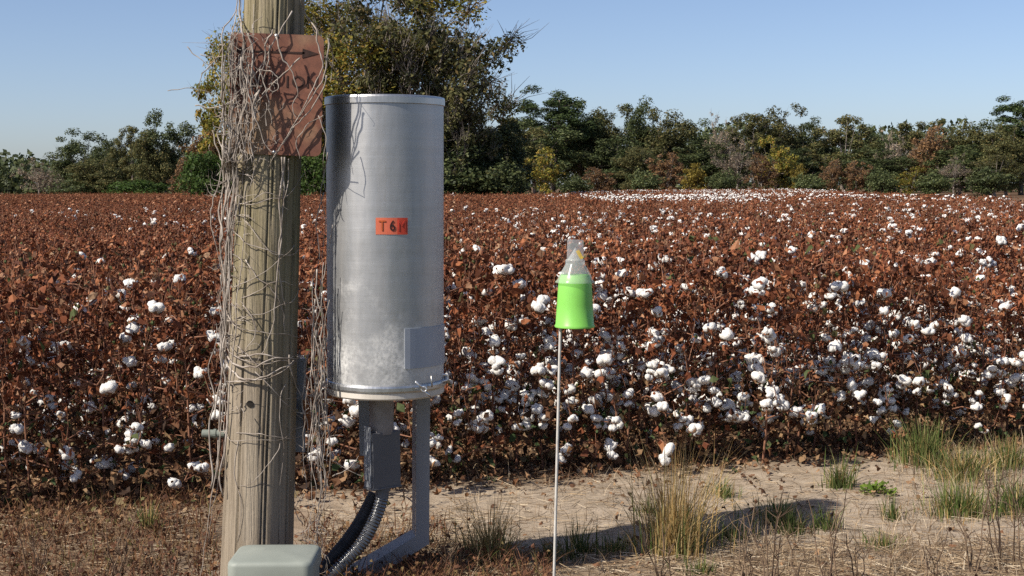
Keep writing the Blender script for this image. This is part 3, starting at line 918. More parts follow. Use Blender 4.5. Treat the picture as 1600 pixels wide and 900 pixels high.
def build_pole():
    c0, r0 = pole_axis(0)
    root = empty('utility_pole', (c0.x, c0.y, 0), 'weathered grey-green wooden utility pole wrapped in dead vine', 'pole')
    rnd = random.Random(3)
    SEG, RINGS, top = 220, 150, 2.42
    cracks = []
    for k in range(64):
        z0 = rnd.uniform(-.5, 2.2); ln = rnd.uniform(.5, 2.4)
        cracks.append((rnd.uniform(0, 6.283), z0, z0 + ln, rnd.uniform(.007, .022), rnd.uniform(.016, .036), rnd.uniform(0, 99)))
    zs = list(np.concatenate([np.linspace(-.4, 2.40, RINGS - 1), np.linspace(top, top, 1)]))
    mb = MB()
    for z in zs:
        c, r = pole_axis(z)
        cr = []
        for a0, z0, z1, dp, wd, sd in cracks:
            if z0 < z < z1:
                f = min(1, (z - z0) / .25, (z1 - z) / .25)
                cr.append((a0 + .05 * mnoise.noise((z * 1.2, sd, 0)) + .02 * z, dp * f, wd * (.4 + .6 * f)))
        for k in range(SEG):
            a = 2 * math.pi * k / SEG
            rr = r + .0022 * mnoise.noise((math.cos(a) * 5, math.sin(a) * 5, z * .8)) + .0012 * mnoise.noise((math.cos(a) * 22, math.sin(a) * 22, z * .6))
            for ac, dp, wd in cr:
                da = abs((a - ac + math.pi) % (2 * math.pi) - math.pi)
                if da < wd * 1.6: rr -= dp * math.exp(-(da / wd * 1.7) ** 2)
            mb.v.append((c.x - c0.x + rr * math.cos(a), c.y - c0.y + rr * math.sin(a), z))
    n = len(zs)
    mb.f = [(i * SEG + k, i * SEG + (k + 1) % SEG, (i + 1) * SEG + (k + 1) % SEG, (i + 1) * SEG + k) for i in range(n - 1) for k in range(SEG)]
    mb.f.append(tuple((n - 1) * SEG + k for k in range(SEG)))
    mb.m = [0] * len(mb.f)
    mb.build('shaft', M['pole'], root, True)
    # bored bolt hole: a plug coloured near black for the shade inside
    h = P(391, 631, PD - .12)
    c, r = pole_axis(h.z)
    d = Vector((h.x - c.x, -math.sqrt(max(1e-4, r * r - (h.x - c.x) ** 2)), 0)).normalized()
    hm = MB()
    p0 = c + d * (r + .0015)
    hm.tube([p0 - d * .010, p0 + d * .0015], .0125, 14)
    part(hm, 'bolt_hole', rough_mat('bore_shade', (0.010, 0.008, 0.006), (0.02, 0.016, 0.012), 60), root)
    # stub of pipe sticking out to the left
    pm = MB()
    a, b = P(316, 677, PD), P(362, 678, PD)
    pm.tube([a, a.lerp(b, .02), b], [.012, .0145, .0145], 14)
    pm.tube([P(334, 677.3, PD), P(338, 677.4, PD)], [.0175, .0175], 14)
    part(pm, 'pipe_stub', rough_mat('dull_pipe_paint', (0.13, 0.15, 0.13), (0.22, 0.24, 0.21), 30), root, False)
    # flat grey conduit board along the right side
    gm_ = MB()
    lo, hi = P(464, 706, PD + .10), P(468, 560, PD + .10)
    gm_.box(((lo.x + hi.x) / 2, PD + .10, (lo.z + hi.z) / 2), (.055, .012, hi.z - lo.z), Matrix.Rotation(R(1.6), 3, 'Y'))
    part(gm_, 'mounting_board', M_GREY, root)
    # bolt head on that side
    bm_ = MB()
    q = P(465, 640, PD + .085)
    bm_.tube([q + Vector((-.014, 0, 0)), q + Vector((.004, 0, 0))], .012, 6)
    part(bm_, 'bolt', M_STEEL, root)
    return root

def metal(name, a, b, rough=0.45, met=0.9, scale=8, aniso=(1, 1, 1), bump=.05):
    t = NT(name)
    v = t.coords('Object', aniso)
    n = t.noise(v, scale, 6, 0.6)
    t.set(Base_Color=t.ramp(n, [(0.3, a), (0.7, b)]), Roughness=t.math('ADD', rough - .08, t.math('MULTIPLY', n, .16)), Metallic=met)
    t.bump(n, bump, .003)
    return t.m
M_STEEL = metal('zinc_steel', (0.30, 0.30, 0.29), (0.55, 0.55, 0.54), .4, .85, 20)
M_GREY = rough_mat('grey_paint', (0.20, 0.215, 0.235), (0.29, 0.305, 0.325), 12, .5, .05, spec=.45)
M_BRACKET = rough_mat('grey_bracket_paint', (0.215, 0.22, 0.235), (0.25, 0.255, 0.265), 5, .45, .06, spec=.5)
M_BOX = rough_mat('dark_grey_box_paint', (0.085, 0.088, 0.098), (0.11, 0.113, 0.123), 5, .5, .05, spec=.45)
M_RUST = rough_mat('rusty_iron', (0.13, 0.045, 0.02), (0.36, 0.15, 0.06), 45, .95, .5)
M_BLACK = rough_mat('black_rubber', (0.012, 0.013, 0.016), (0.035, 0.036, 0.04), 30, .5, .1)
pole = build_pole()

# ------------------------------------------------------------------ sign on the pole
def text_mesh(s, size, thick=.0008):
    cu = bpy.data.curves.new('txt', 'FONT')
    cu.body = s; cu.size = size; cu.extrude = thick; cu.align_x = 'CENTER'; cu.align_y = 'CENTER'
    cu.resolution_u = 4
    o = bpy.data.objects.new('txt', cu)
    COL.objects.link(o)
    dg = bpy.context.evaluated_depsgraph_get()
    me = bpy.data.meshes.new_from_object(o.evaluated_get(dg))
    bpy.data.objects.remove(o); bpy.data.curves.remove(cu)
    return me

SD = 5.08
TL, TR_, BL_, BR_ = P(362, 49, SD), P(508, 57, SD), P(356, 238, SD), P(500, 246, SD)
SIGN_C = (TL + TR_ + BL_ + BR_) / 4
SW = ((TR_ - TL).length + (BR_ - BL_).length) / 2
SH = ((TL - BL_).length + (TR_ - BR_).length) / 2
def _signmat():
    t = NT('faded_brown_sign_paint')
    v = t.coords('Object')
    n = t.noise(v, 7, 5, .6); n2 = t.noise(v, 60, 4); n3 = t.noise(v, 3.2, 3)
    base = t.ramp(n, [(0.3, (0.115, 0.040, 0.024)), (0.55, (0.19, 0.070, 0.040)), (0.75, (0.25, 0.115, 0.068))])
    base = t.mix(t.math('MULTIPLY', t.math('SUBTRACT', n3, .52), 5, True), base, (0.31, 0.215, 0.125))
    base = t.mix(0.55, base, t.ramp(n2, [(0.3, .45), (.6, 1.0)]), 'MULTIPLY')
    t.set(Base_Color=base, Roughness=.6)
    t.bump(n2, .1, .002)
    return t.m
M_SIGNINK = rough_mat('sign_ink', (0.018, 0.008, 0.006), (0.05, 0.022, 0.016), 40, .6, 0)
sign = empty('caution_sign', SIGN_C, 'brown caution sign with black arrow on the pole, half covered by vine', 'sign')
sign.rotation_euler = (0, R(2.4), 0)
def rounded(mb, w, h, t, r, seg=5, mi=0, y0=0):
    pts = []
    for cx_, cz_, a0 in ((w / 2 - r, h / 2 - r, 0), (-w / 2 + r, h / 2 - r, 90), (-w / 2 + r, -h / 2 + r, 180), (w / 2 - r, -h / 2 + r, 270)):
        for k in range(seg + 1):
            a = R(a0 + 90 * k / seg)
            pts.append((cx_ + r * math.cos(a), cz_ + r * math.sin(a)))
    n = len(pts)
    vs = [(x, y0, z) for x, z in pts] + [(x, y0 + t, z) for x, z in pts]
    fs = [tuple(range(n)), tuple(range(2 * n - 1, n - 1, -1))] + [(i, i + n, (i + 1) % n + n, (i + 1) % n) for i in range(n)]
    mb.add(vs, fs, mi)
mb = MB(); rounded(mb, SW, SH, .003, .022)
mb.build('panel', _signmat(), sign)
def sign_xy(px, py):
    u = P(px, py, SD) - SIGN_C
    a = R(2.4)
    return Vector((u.x * math.cos(a) - u.z * math.sin(a), 0, u.x * math.sin(a) + u.z * math.cos(a)))
for ch, px in zip("CAUTION", (367, 388, 410, 431, 449, 466, 488)):
    me = text_mesh(ch, .061)
    me.materials.append(M_SIGNINK)
    q = sign_xy(px, 128 + (px - 430) * .03)
    me.transform(Matrix.Translation((q.x, -.0012, q.z)) @ Matrix.Rotation(R(90), 4, 'X'))
    link('letter', me, sign)
mb = MB()
ya = 82
def sg(px, py): q = sign_xy(px, py); return (q.x, -.0012, q.z)
mb.add([sg(378, 80.5), sg(378, 78), sg(476, 81.5), sg(476, 84.5)], [(0, 1, 2, 3)])
mb.add([sg(473, 76), sg(498, 84), sg(472, 91)], [(0, 1, 2)])
mb.add([sg(381, 72), sg(366, 79), sg(380, 86)], [(0, 1, 2)])
mb.v = mb.v + [(x, y - .0008, z) for x, y, z in mb.v]
nv = len(mb.v) // 2
mb.f += [tuple(i + nv for i in f) for f in mb.f]; mb.m = [0] * len(mb.f)
mb.build('arrow', M_SIGNINK, sign)
for px, py in ((432, 56), (428, 238)):
    mb = MB(); q = sign_xy(px, py)
    mb.lathe([(0.001, .004), (.006, .003), (.008, 0)], (0, 0, 0), 10)
    mb.v = [(x + q.x, -z - .0005, y + q.z) for x, y, z in mb.v]
    mb.build('screw', M_STEEL, sign, True)

# ------------------------------------------------------------------ metal canister
CD = 5.33
CC = P(600, 380, CD)
CRAD = 182 / 2 * CD / F
ZB, ZT = P(598, 608, CD - CRAD).z, P(602, 147.5, CD - CRAD).z
def _can():
    t = NT('weathered_galvanised_steel')
    v = t.coords('Object')
    vs = t.coords('Object', (1, 1, .12))
    vr = t.coords('Object', (.6, .6, 9))
    n = t.noise(v, 5, 6, .6); n2 = t.noise(v, 70, 5, .7); n3 = t.noise(vs, 22, 5, .6); n4 = t.noise(vr, 3, 4, .6)
    sep = t.new("ShaderNodeSeparateXYZ"); tc = t.new("ShaderNodeTexCoord"); t.l(tc.outputs['Object'], sep.inputs[0])
    low = t.math('MULTIPLY', t.math('SUBTRACT', .48, sep.outputs[2]), 2.6, True)      # white rust towards the foot
    ox = t.math('MULTIPLY', t.math('SUBTRACT', t.math('ADD', n, t.math('MULTIPLY', low, .30)), .66), 3.2, True)
    ox = t.math('MULTIPLY', ox, t.ramp(n2, [(.35, .25), (.6, 1.0)]))
    col = t.ramp(n3, [(.3, (.40, .41, .42)), (.7, (.49, .49, .49))])
    col = t.mix(.25, col, t.ramp(n4, [(.35, .7), (.65, 1.0)]), 'MULTIPLY')
    vst = t.coords('Object', (1, 1, .045))
    stn = t.noise(vst, 15, 4, .65)
    col = t.mix(t.math('MULTIPLY', t.math('SUBTRACT', stn, .58), 2.0, True), col, (.34, .33, .32))
    col = t.mix(t.math('MULTIPLY', ox, .85), col, (.72, .72, .70))
    rg = t.math('ADD', .41, t.math('ADD', t.math('MULTIPLY', n3, .12), t.math('MULTIPLY', ox, .30)), True)
    t.set(Base_Color=col, Roughness=rg, Metallic=t.math('SUBTRACT', .82, t.math('MULTIPLY', ox, .60)))
    vd = t.coords('Object', (1, 1, .55))
    dents = t.noise(vd, 6.5, 3, .5)
    t.bump(t.math('ADD', dents, t.math('MULTIPLY', n4, .12)), .22, .02)
    return t.m
M_CAN = _can()
can = empty('metal_canister', (CC.x, CD, ZB), 'tall galvanised metal canister with orange T 6 sticker on a bracket beside the pole', 'canister')
can.rotation_euler = (0, R(.55), 0)
HC = ZT - ZB
mb = MB(); mb.lathe([(CRAD, 0), (CRAD, .01)] + [(CRAD, z) for z in np.linspace(.02, HC, 24)], seg=96)
mb.build('body', M_CAN, can, True)
mb = MB(); mb.lathe([(CRAD + .001, HC - .030), (CRAD + .005, HC - .028), (CRAD + .005, HC - .006), (CRAD + .003, HC), (CRAD - .004, HC + .002), (0.001, HC + .006)], seg=96)
mb.build('lid', metal('lid_steel', (.42, .42, .42), (.58, .58, .57), .38, .85, 10), can, False)
bt = MB()
bt.lathe([(CRAD + .001, .012), (CRAD + .006, .009), (CRAD + .008, .002), (CRAD + .008, -.010), (CRAD + .006, -.016), (CRAD + .001, -.018)], seg=96)
bt.build('clamp_ring', metal('ring_steel', (.34, .35, .36), (.55, .56, .57), .36, .85, 16), can, False)
bt = MB()
bt.lathe([(CRAD + .003, -.016), (CRAD + .002, -.038), (CRAD - .004, -.044), (.001, -.044)], seg=96)
bt.build('base_plate', rough_mat('cream_base_paint', (.50, .46, .40), (.64, .60, .54), 12, .5, .05, spec=.4), can, False)
# surface helper: point on the cylinder in local space
def can_local(px, py):
    w = P(px, py, CD - CRAD * .9)
    x = w.x - CC.x
    x -= (w.z - ZB) * math.tan(R(.55))
    x = max(-CRAD * .999, min(CRAD * .999, x))
    return math.asin(x / CRAD), w.z - ZB
def can_patch(mb, px0, py0, px1, py1, off, n=10, thick=.002, mi=0):
    a0, zt = can_local(px0, py0); a1, _ = can_local(px1, py0); _, zb = can_local(px0, py1)
    for rr in (CRAD + off + thick, CRAD + off):
        b = len(mb.v)
        for k in range(n + 1):
            a = a0 + (a1 - a0) * k / n
            mb.v += [(rr * math.sin(a), -rr * math.cos(a), zb), (rr * math.sin(a), -rr * math.cos(a), zt)]
        for k in range(n):
            f = (b + 2 * k, b + 2 * k + 2, b + 2 * k + 3, b + 2 * k + 1)
            mb.f.append(f if rr > CRAD + off else f[::-1])
        if rr == CRAD + off: continue
    n2 = 2 * (n + 1)
    b0 = len(mb.v) - 2 * n2
    ring = [b0 + 2 * k for k in range(n + 1)] + [b0 + 2 * k + 1 for k in range(n, -1, -1)]
    for i in range(len(ring)):
        j = (i + 1) % len(ring)
        mb.f.append((ring[j], ring[i], ring[i] + n2, ring[j] + n2))
    mb.m = [mi] * len(mb.f)
mb = MB(); can_patch(mb, 632, 513, 689, 576, .0006, 12, .004)
mb.build('grey_plate', rough_mat('plate_paint', (.30, .33, .38), (.36, .39, .44), 10, .4, .03, spec=.5), can)
TILES = [(588, 605, (0.62, 0.155, 0.085), 'T', (0.35, 0.075, 0.02), 598), (604.6, 621.5, (0.62, 0.14, 0.08), '6', (0.02, 0.012, 0.012), 613.5), (621.1, 636.5, (0.55, 0.065, 0.035), 'M', (0.40, 0.045, 0.028), 628)]
for i, (x0, x1, colr, ch, ink, xc) in enumerate(TILES):
    mb = MB(); can_patch(mb, x0, 340, x1, 366, .0004 + .0004 * i, 5, .0012)
    st_ = mb.build('sticker', rough_mat('sticker_%s' % 'abc'[i], tuple(c * .85 for c in colr), colr, 25, .55, .03), can)
    me = text_mesh(ch, .054)
    me.materials.append(rough_mat('sticker_ink_%s' % 'abc'[i], ink, tuple(c * 1.4 for c in ink), 40, .6, 0))
    a0, z0 = can_local(xc, 353)
    for v in me.vertices:
        a = a0 + v.co.x * .8 / CRAD
        rr = CRAD + .0032 + v.co.z
        v.co = (rr * math.sin(a), -rr * math.cos(a), z0 + v.co.y)
    link('letter', me, st_)
# clamp hardware at the ring
def can_pt(px, py, out):
    a, z = can_local(px, py)
    return Vector(((CRAD + out) * math.sin(a), -(CRAD + out) * math.cos(a), z))
hb = MB()
hb.tube([can_pt(643, 594, .03), can_pt(652, 607, .034)], .0035, 8)
hb.tube([can_pt(655, 612, .034), can_pt(664, 622, .03)], .004, 8)
c_ = can_pt(653.5, 607.5, .034)
hb.tube([c_ + Vector((math.cos(a) * .009, 0, math.sin(a) * .009)) for a in np.linspace(0, 6.283, 15)], .003, 6, False)
hb.build('toggle_bolt', metal('bright_zinc', (.6, .6, .6), (.78, .78, .78), .3, .8, 20), can, True)
hb = MB(); hb.tube([can_pt(667, 589, .018), can_pt(668, 607, .018)], .003, 8); hb.build('pin', M_STEEL, can, True)
hb = MB(); hb.tube(cat([can_pt(681, 590, .02), can_pt(684, 592, .03), can_pt(684, 599, .03), can_pt(681, 601, .02)], 5), .0035, 8); hb.build('hook', metal('hook_zinc', (.65, .65, .65), (.8, .8, .8), .4, .6, 20), can, True)
hb = MB(); hb.tube([can_pt(688.5, 596, .01), can_pt(688.5, 608, .02)], .009, 8); hb.build('ring_latch', M_STEEL, can, True)

# ------------------------------------------------------------------ bracket, box and conduits under the canister
br = empty('support_bracket', (CC.x, CD, 0), 'grey steel bracket with bent leg carrying the metal canister', 'bracket')
def strip(mb, pts_px, depth, wpx, thick, mi=0):
    """flat bar with mitred bends seen face-on: pts are pixel pairs (left edge, right edge)"""
    A = [P(x0, y0, depth) for (x0, y0, x1, y1) in pts_px]
    B = [P(x1, y1, depth) for (x0, y0, x1, y1) in pts_px]
    n = len(A)
    vs = []
    for a, b in zip(A, B):
        vs += [a, b, b + Vector((0, thick, 0)), a + Vector((0, thick, 0))]
    fs = [(0, 1, 2, 3), tuple(4 * (n - 1) + k for k in (3, 2, 1, 0))]
    for i in range(n - 1):
        for k in range(4):
            k2 = (k + 1) % 4
            fs.append((4 * i + k, 4 * (i + 1) + k, 4 * (i + 1) + k2, 4 * i + k2))
    mb.add(vs, fs, mi)
BD = CD + .10
mb = MB()
strip(mb, [(650.5, 621, 672, 621), (649.5, 838, 670.5, 850), (553, 898, 592, 898), (497, 935, 536, 935)], BD, 21, .006)
part(mb, 'leg', M_BRACKET, br)
mb = MB()      # flange folded back along the inner side, toward the pole
A = [P(643, 622, BD + .004), P(642.5, 832, BD + .004), P(545, 888, BD + .004), P(489, 925, BD + .004)]
B = [P(650, 622, BD + .001), P(649.2, 838, BD + .001), P(552.5, 898, BD + .001), P(496.5, 935, BD + .001)]
vs, fs = [], []
for a, b in zip(A, B):
    vs += [a + Vector((0, .045, 0)), b, b + Vector((0, .006, 0)), a + Vector((0, .051, 0))]
for i in range(3):
    for k in range(4):
        fs.append((4 * i + k, 4 * i + 4 + k, 4 * i + 4 + (k + 1) % 4, 4 * i + (k + 1) % 4))
fs += [(0, 1, 2, 3), (15, 14, 13, 12)]
mb.add(vs, fs)
part(mb, 'leg_flange', M_BRACKET, br)
mb = MB()
strip(mb, [(560, 625, 579, 625), (562, 712, 577, 712)], BD + .02, 18, .03)
part(mb, 'upright', M_GREY, br)
mb = MB()
a, b = P(482, 620, CD - .05), P(560, 626, CD - .05)
mb.box((a + b) / 2 + Vector((0, .06, .003)), ((b - a).length, .10, .010))
part(mb, 'rusty_arm', M_RUST, br)
mb = MB()
a, b = P(480, 624, CD - .06), P(479, 668, CD - .06)
mb.box((a + b) / 2, (.022, .03, (a - b).length))
part(mb, 'rusty_tab', M_RUST, br)

jb = empty('junction_box', P(598, 762, CD - .02), 'dark grey junction box hanging under the metal canister', 'box')
jb.rotation_euler.z = R(38)                    # its broad side is turned away from the sun
U = CD / F
def lbox(cx_, cy_, z0, z1, w, d, name, mt, root=jb, bev=.003):
    mb = MB(); mb.box((cx_, cy_, (z0 + z1) / 2), (w, d, z1 - z0))
    o = mb.build(name, mt, root)
    md = o.modifiers.new('bevel', 'BEVEL'); md.width = bev; md.segments = 2
    return o
lbox(0, 0, .006, 90 * U, 52 * U, .062, 'case', M_BOX)
lbox(0, 0, 0, .0075, 55 * U, .067, 'bottom_lip', M_BOX, bev=.002)
lbox(-27.2 * U, 0, .010, 100 * U, .004, .045, 'cover_edge', M_GREY, bev=.001)
for zz in (16, 37, 53):
    lbox(-29.5 * U, .004, zz * U, (zz + 9) * U, .006, .022, 'hinge', M_GREY, bev=.0015)
mb = MB(); mb.tube([Vector((.004, .01, 86 * U)), Vector((.006, .01, 143 * U))], .046, 24)
mb.build('neck_pipe', rough_mat('brownish_pipe', (.17, .15, .14), (.26, .24, .23), 20, .5, .05), jb, False)
mb = MB(); mb.tube([Vector((0, 0, .001)), Vector((-.001, 0, -.010)), Vector((-.001, 0, -.0101)), Vector((-.004, 0, -.040))], [.030, .030, .025, .025], 14)
mb.build('conduit_fitting', M_BOX, jb, False)

def ribbed(path, r, pitch, amp, sides=16):
    pts = cat(path, 40)
    ln = [0]
    for i in range(1, len(pts)): ln.append(ln[-1] + (pts[i] - pts[i - 1]).length)
    tot = ln[-1]; n = int(tot / pitch * 6)
    out, rad = [], []
    j = 0
    for i in range(n + 1):
        s = tot * i / n
        while j < len(ln) - 2 and ln[j + 1] < s: j += 1
        out.append(pts[j].lerp(pts[j + 1], (s - ln[j]) / max(1e-9, ln[j + 1] - ln[j])))
        rad.append(r + amp * math.cos(6.2832 * s / pitch))
    mb = MB(); mb.tube(out, rad, sides)
    return mb
cdep = CD - .02
mb = ribbed([P(598, 775, cdep), P(588, 806, cdep - .01), P(568, 845, cdep - .03), P(545, 872, cdep - .05), P(515, 903, cdep - .08), P(480, 945, cdep - .10)], .0245, .0125, .0022, 18)
tag(mb.build('flexible_conduit', metal('conduit_steel', (.12, .125, .13), (.23, .235, .24), .30, .75, 20), None, True),
    'ribbed grey metal conduit curving down from the junction box', 'conduit')
mb = ribbed([P(586, 772, cdep + .06), P(566, 810, cdep + .05), P(545, 842, cdep + .03), P(520, 872, cdep), P(500, 900, cdep - .03), P(470, 945, cdep - .05)], .026, .0125, .001, 14)
tag(mb.build('black_conduit', M_BLACK, None, True), 'black corrugated conduit behind the ribbed grey conduit', 'conduit')

# ------------------------------------------------------------------ pale green pedestal
PB = 4.60
pz = P(420, 882, PB).z
pxc = P(420, 882, PB).x
pw = (P(488, 882, PB) - P(352, 882, PB)).length
def _ped():
    return rough_mat('pale_green_plastic', (0.20, 0.222, 0.198), (0.285, 0.31, 0.275), 4, .55, .06, spec=.4)
M_PED = _ped()
ped = empty('utility_pedestal', (pxc, PB + .13, 0), 'pale green plastic utility pedestal in front of the pole base', 'pedestal')
def slab(w, d, z0, z1, r, shrink=0, dome=0):
    mb = MB()
    def ring(w, d, z, r):
        pts = []
        for sx, sy, a0 in ((1, 1, 0), (-1, 1, 90), (-1, -1, 180), (1, -1, 270)):
            for k in range(7):
                a = R(a0 + 15 * k)
                pts.append((sx * (w / 2 - r) + r * math.cos(a), sy * (d / 2 - r) + r * math.sin(a), z))
        return pts
    rings = [ring(w, d, z0, r), ring(w, d, z1 - .016, r), ring(w - .004, d - .004, z1 - .007, r), ring(w - .016, d - .016, z1 - .001, r), ring(w - .03, d - .03, z1 + .001, r)]
    if dome: rings.append(ring(w * .3, d * .3, z1 + dome, r * .3))
    n = 28
    for rg in rings: mb.v += rg
    for i in range(len(rings) - 1):
        for k in range(n):
            mb.f.append((i * n + k, i * n + (k + 1) % n, (i + 1) * n + (k + 1) % n, (i + 1) * n + k))
    mb.f.append(tuple((len(rings) - 1) * n + k for k in range(n)))
    mb.m = [0] * len(mb.f)
    return mb
slab(pw - .014, .236, -.05, pz - .052, .035).build('base', M_PED, ped, True)
lk = MB(); lk.tube([(0.05, -.121, pz - .10), (0.05, -.106, pz - .10)], .010, 6); lk.build('lock_bolt', M_STEEL, ped)
slab(pw, .25, pz - .05, pz + .004, .035, dome=.010).build('cap', M_PED, ped, True)

# ------------------------------------------------------------------ green insect trap on its rod
TD = 3.95
def _plastic(name, col, trans, rough=.35):
    t = NT(name)
    n = t.noise(t.coords('Object'), 30, 3)
    t.set(Base_Color=t.ramp(n, [(.3, tuple(c * .92 for c in col)), (.7, col)]), Roughness=rough)
    tr = t.new("ShaderNodeBsdfTranslucent"); tr.inputs[0].default_value = (*col, 1)
    mx = t.new("ShaderNodeMixShader"); mx.inputs[0].default_value = trans
    t.l(t.p.outputs[0], mx.inputs[1]); t.l(tr.outputs[0], mx.inputs[2])
    t.l(mx.outputs[0], t.out.inputs[0])
    return t
M_TRAPG = _plastic('green_plastic', (0.25, 0.64, 0.11), .16, .36).m
def _clear(name, col, alpha, rough):
    t = _plastic(name, col, .5, rough)
    last = t.out.inputs[0].links[0].from_socket
    tp = t.new("ShaderNodeBsdfTransparent")
    mx = t.new("ShaderNodeMixShader"); mx.inputs[0].default_value = alpha
    t.l(tp.outputs[0], mx.inputs[1]); t.l(last, mx.inputs[2]); t.l(mx.outputs[0], t.out.inputs[0])
    return t.m
M_FROST = _clear('frosted_plastic', (0.78, 0.82, 0.80), .38, .2)
M_CLEAR = _clear('clear_plastic', (0.85, 0.87, 0.88), .22, .08)
tb0, tt0 = P(898, 511, TD), P(899, 374, TD)
S = TD / F
trap = empty('insect_trap', (tb0.x, TD, tb0.z), 'bright green insect trap with clear top on a thin white rod', 'trap')
trap.rotation_euler = (0, R(.6), 0)
def tp_(r, py): return (r * S, P(898, py, TD).z - tb0.z)
mb = MB()
mb.lathe([tp_(31.2, 511), tp_(31.8, 508.5), tp_(30.2, 506.5), tp_(28.2, 475), tp_(26.2, 443), tp_(25.6, 440), tp_(22.5, 430), tp_(21.8, 429)], seg=40)
mb.lathe([tp_(21.2, 430), tp_(24.4, 440.5), tp_(28.6, 509)], seg=40)
mb.build('green_base', M_TRAPG, trap, True)
mb = MB()
mb.lathe([tp_(31, 441.5), tp_(31, 440), tp_(27, 436), tp_(25, 430), tp_(15.6, 413.5), tp_(14.6, 411)], seg=40)
mb.build('frosted_funnel', M_FROST, trap, True)
mb = MB()
mb.lathe([tp_(14.2, 413), tp_(15.2, 412), tp_(15.2, 406), tp_(14.0, 405)], seg=32)
mb.build('collar', M_FROST, trap, True)
mb = MB()
mb.lathe([tp_(13.2, 407), tp_(12.8, 376), tp_(12.0, 374.6), tp_(1, 374.2)], seg=32)
mb.build('clear_cup', M_CLEAR, trap, True)
mb = MB()
mb.lathe([tp_(12.5, 406), tp_(2.2, 390), tp_(1.2, 388)], seg=24)
mb.build('inner_cone', M_FROST, trap, True)
mb = MB()
a_, b_ = Vector((3 * S, -.010, tp_(0, 391)[1])), Vector((10 * S, -.014, tp_(0, 404)[1]))
rm = Matrix.Rotation(math.atan2(b_.x - a_.x, a_.z - b_.z) * -1, 3, 'Y')
mb.box((a_ + b_) / 2, (.010, .0015, (b_ - a_).length), rm)
mb.build('lure_strip', rough_mat('yellow_strip', (.55, .36, .01), (.70, .48, .03), 30, .5, 0), trap)
mb = MB()
rod_top, = [P(878, 440, TD)]
rod_dir = P(865.8, 900, TD) - P(875.5, 515, TD)
end = P(875.5, 515, TD) + rod_dir * ((P(875.5, 515, TD).z + .08) / -rod_dir.z)
mb.tube([rod_top, P(875.5, 515, TD), P(865.8, 900, TD), end], .0041, 12)
tag(mb.build('trap_rod', rough_mat('white_fibreglass', (.40, .38, .35), (.55, .53, .50), 40, .5, .05), None, True), 'thin white rod holding up the green insect trap', 'rod')

# ------------------------------------------------------------------ dead vine on pole and sign
VINE_R = random.Random(21)
def vine_depth(px, py, extra=0.0):
    z = P(px, py, PD).z
    c, r = pole_axis(z)
    x = P(px, py, PD).x - c.x
    d = PD
    if abs(x) < r: d = PD - math.sqrt(r * r - x * x)
    if 40 < py < 256 and 346 < px < 518: d = min(d, SD - .006)
    return d - extra
def smooth_pts(pts, k=2):
    for _ in range(k):
        pts = [pts[0]] + [(pts[i - 1] + pts[i] * 2 + pts[i + 1]) / 4 for i in range(1, len(pts) - 1)] + [pts[-1]]
    return pts
def strand_px(path, extra=.012, wig=.009):
    """path of photo pixels laid on the pole, sign or hanging free"""
    p2 = cat([Vector((x, y, 0)) for x, y in path], 7)
    e = VINE_R.uniform(.006, extra + .012)
    pts = [P(q.x, q.y, vine_depth(q.x, q.y, e)) for q in p2]
    s = VINE_R.uniform(0, 99)
    pts = [p + Vector((mnoise.noise((i * .45, s, 0)), mnoise.noise((i * .45, s, 9)) * .8 - .3, mnoise.noise((i * .45, s, 5)))) * wig for i, p in enumerate(pts)]
    return smooth_pts(pts, 1)
vine = empty('dead_vine', (pole_axis(0)[0].x, PD, 0), 'tangle of pale dead vine climbing the wooden pole and sign', 'vine')
def put(pts, r, name='strand', taper=.35, sides=6):
    n = len(pts)
    r *= .78
    mb = MB(); mb.tube(pts, [r * (1 - (1 - taper) * i / (n - 1)) * (1 + .25 * mnoise.noise((i * .6, r * 900, 1))) for i in range(n)], sides)
    return part(mb, name, M['vine'], vine, True)
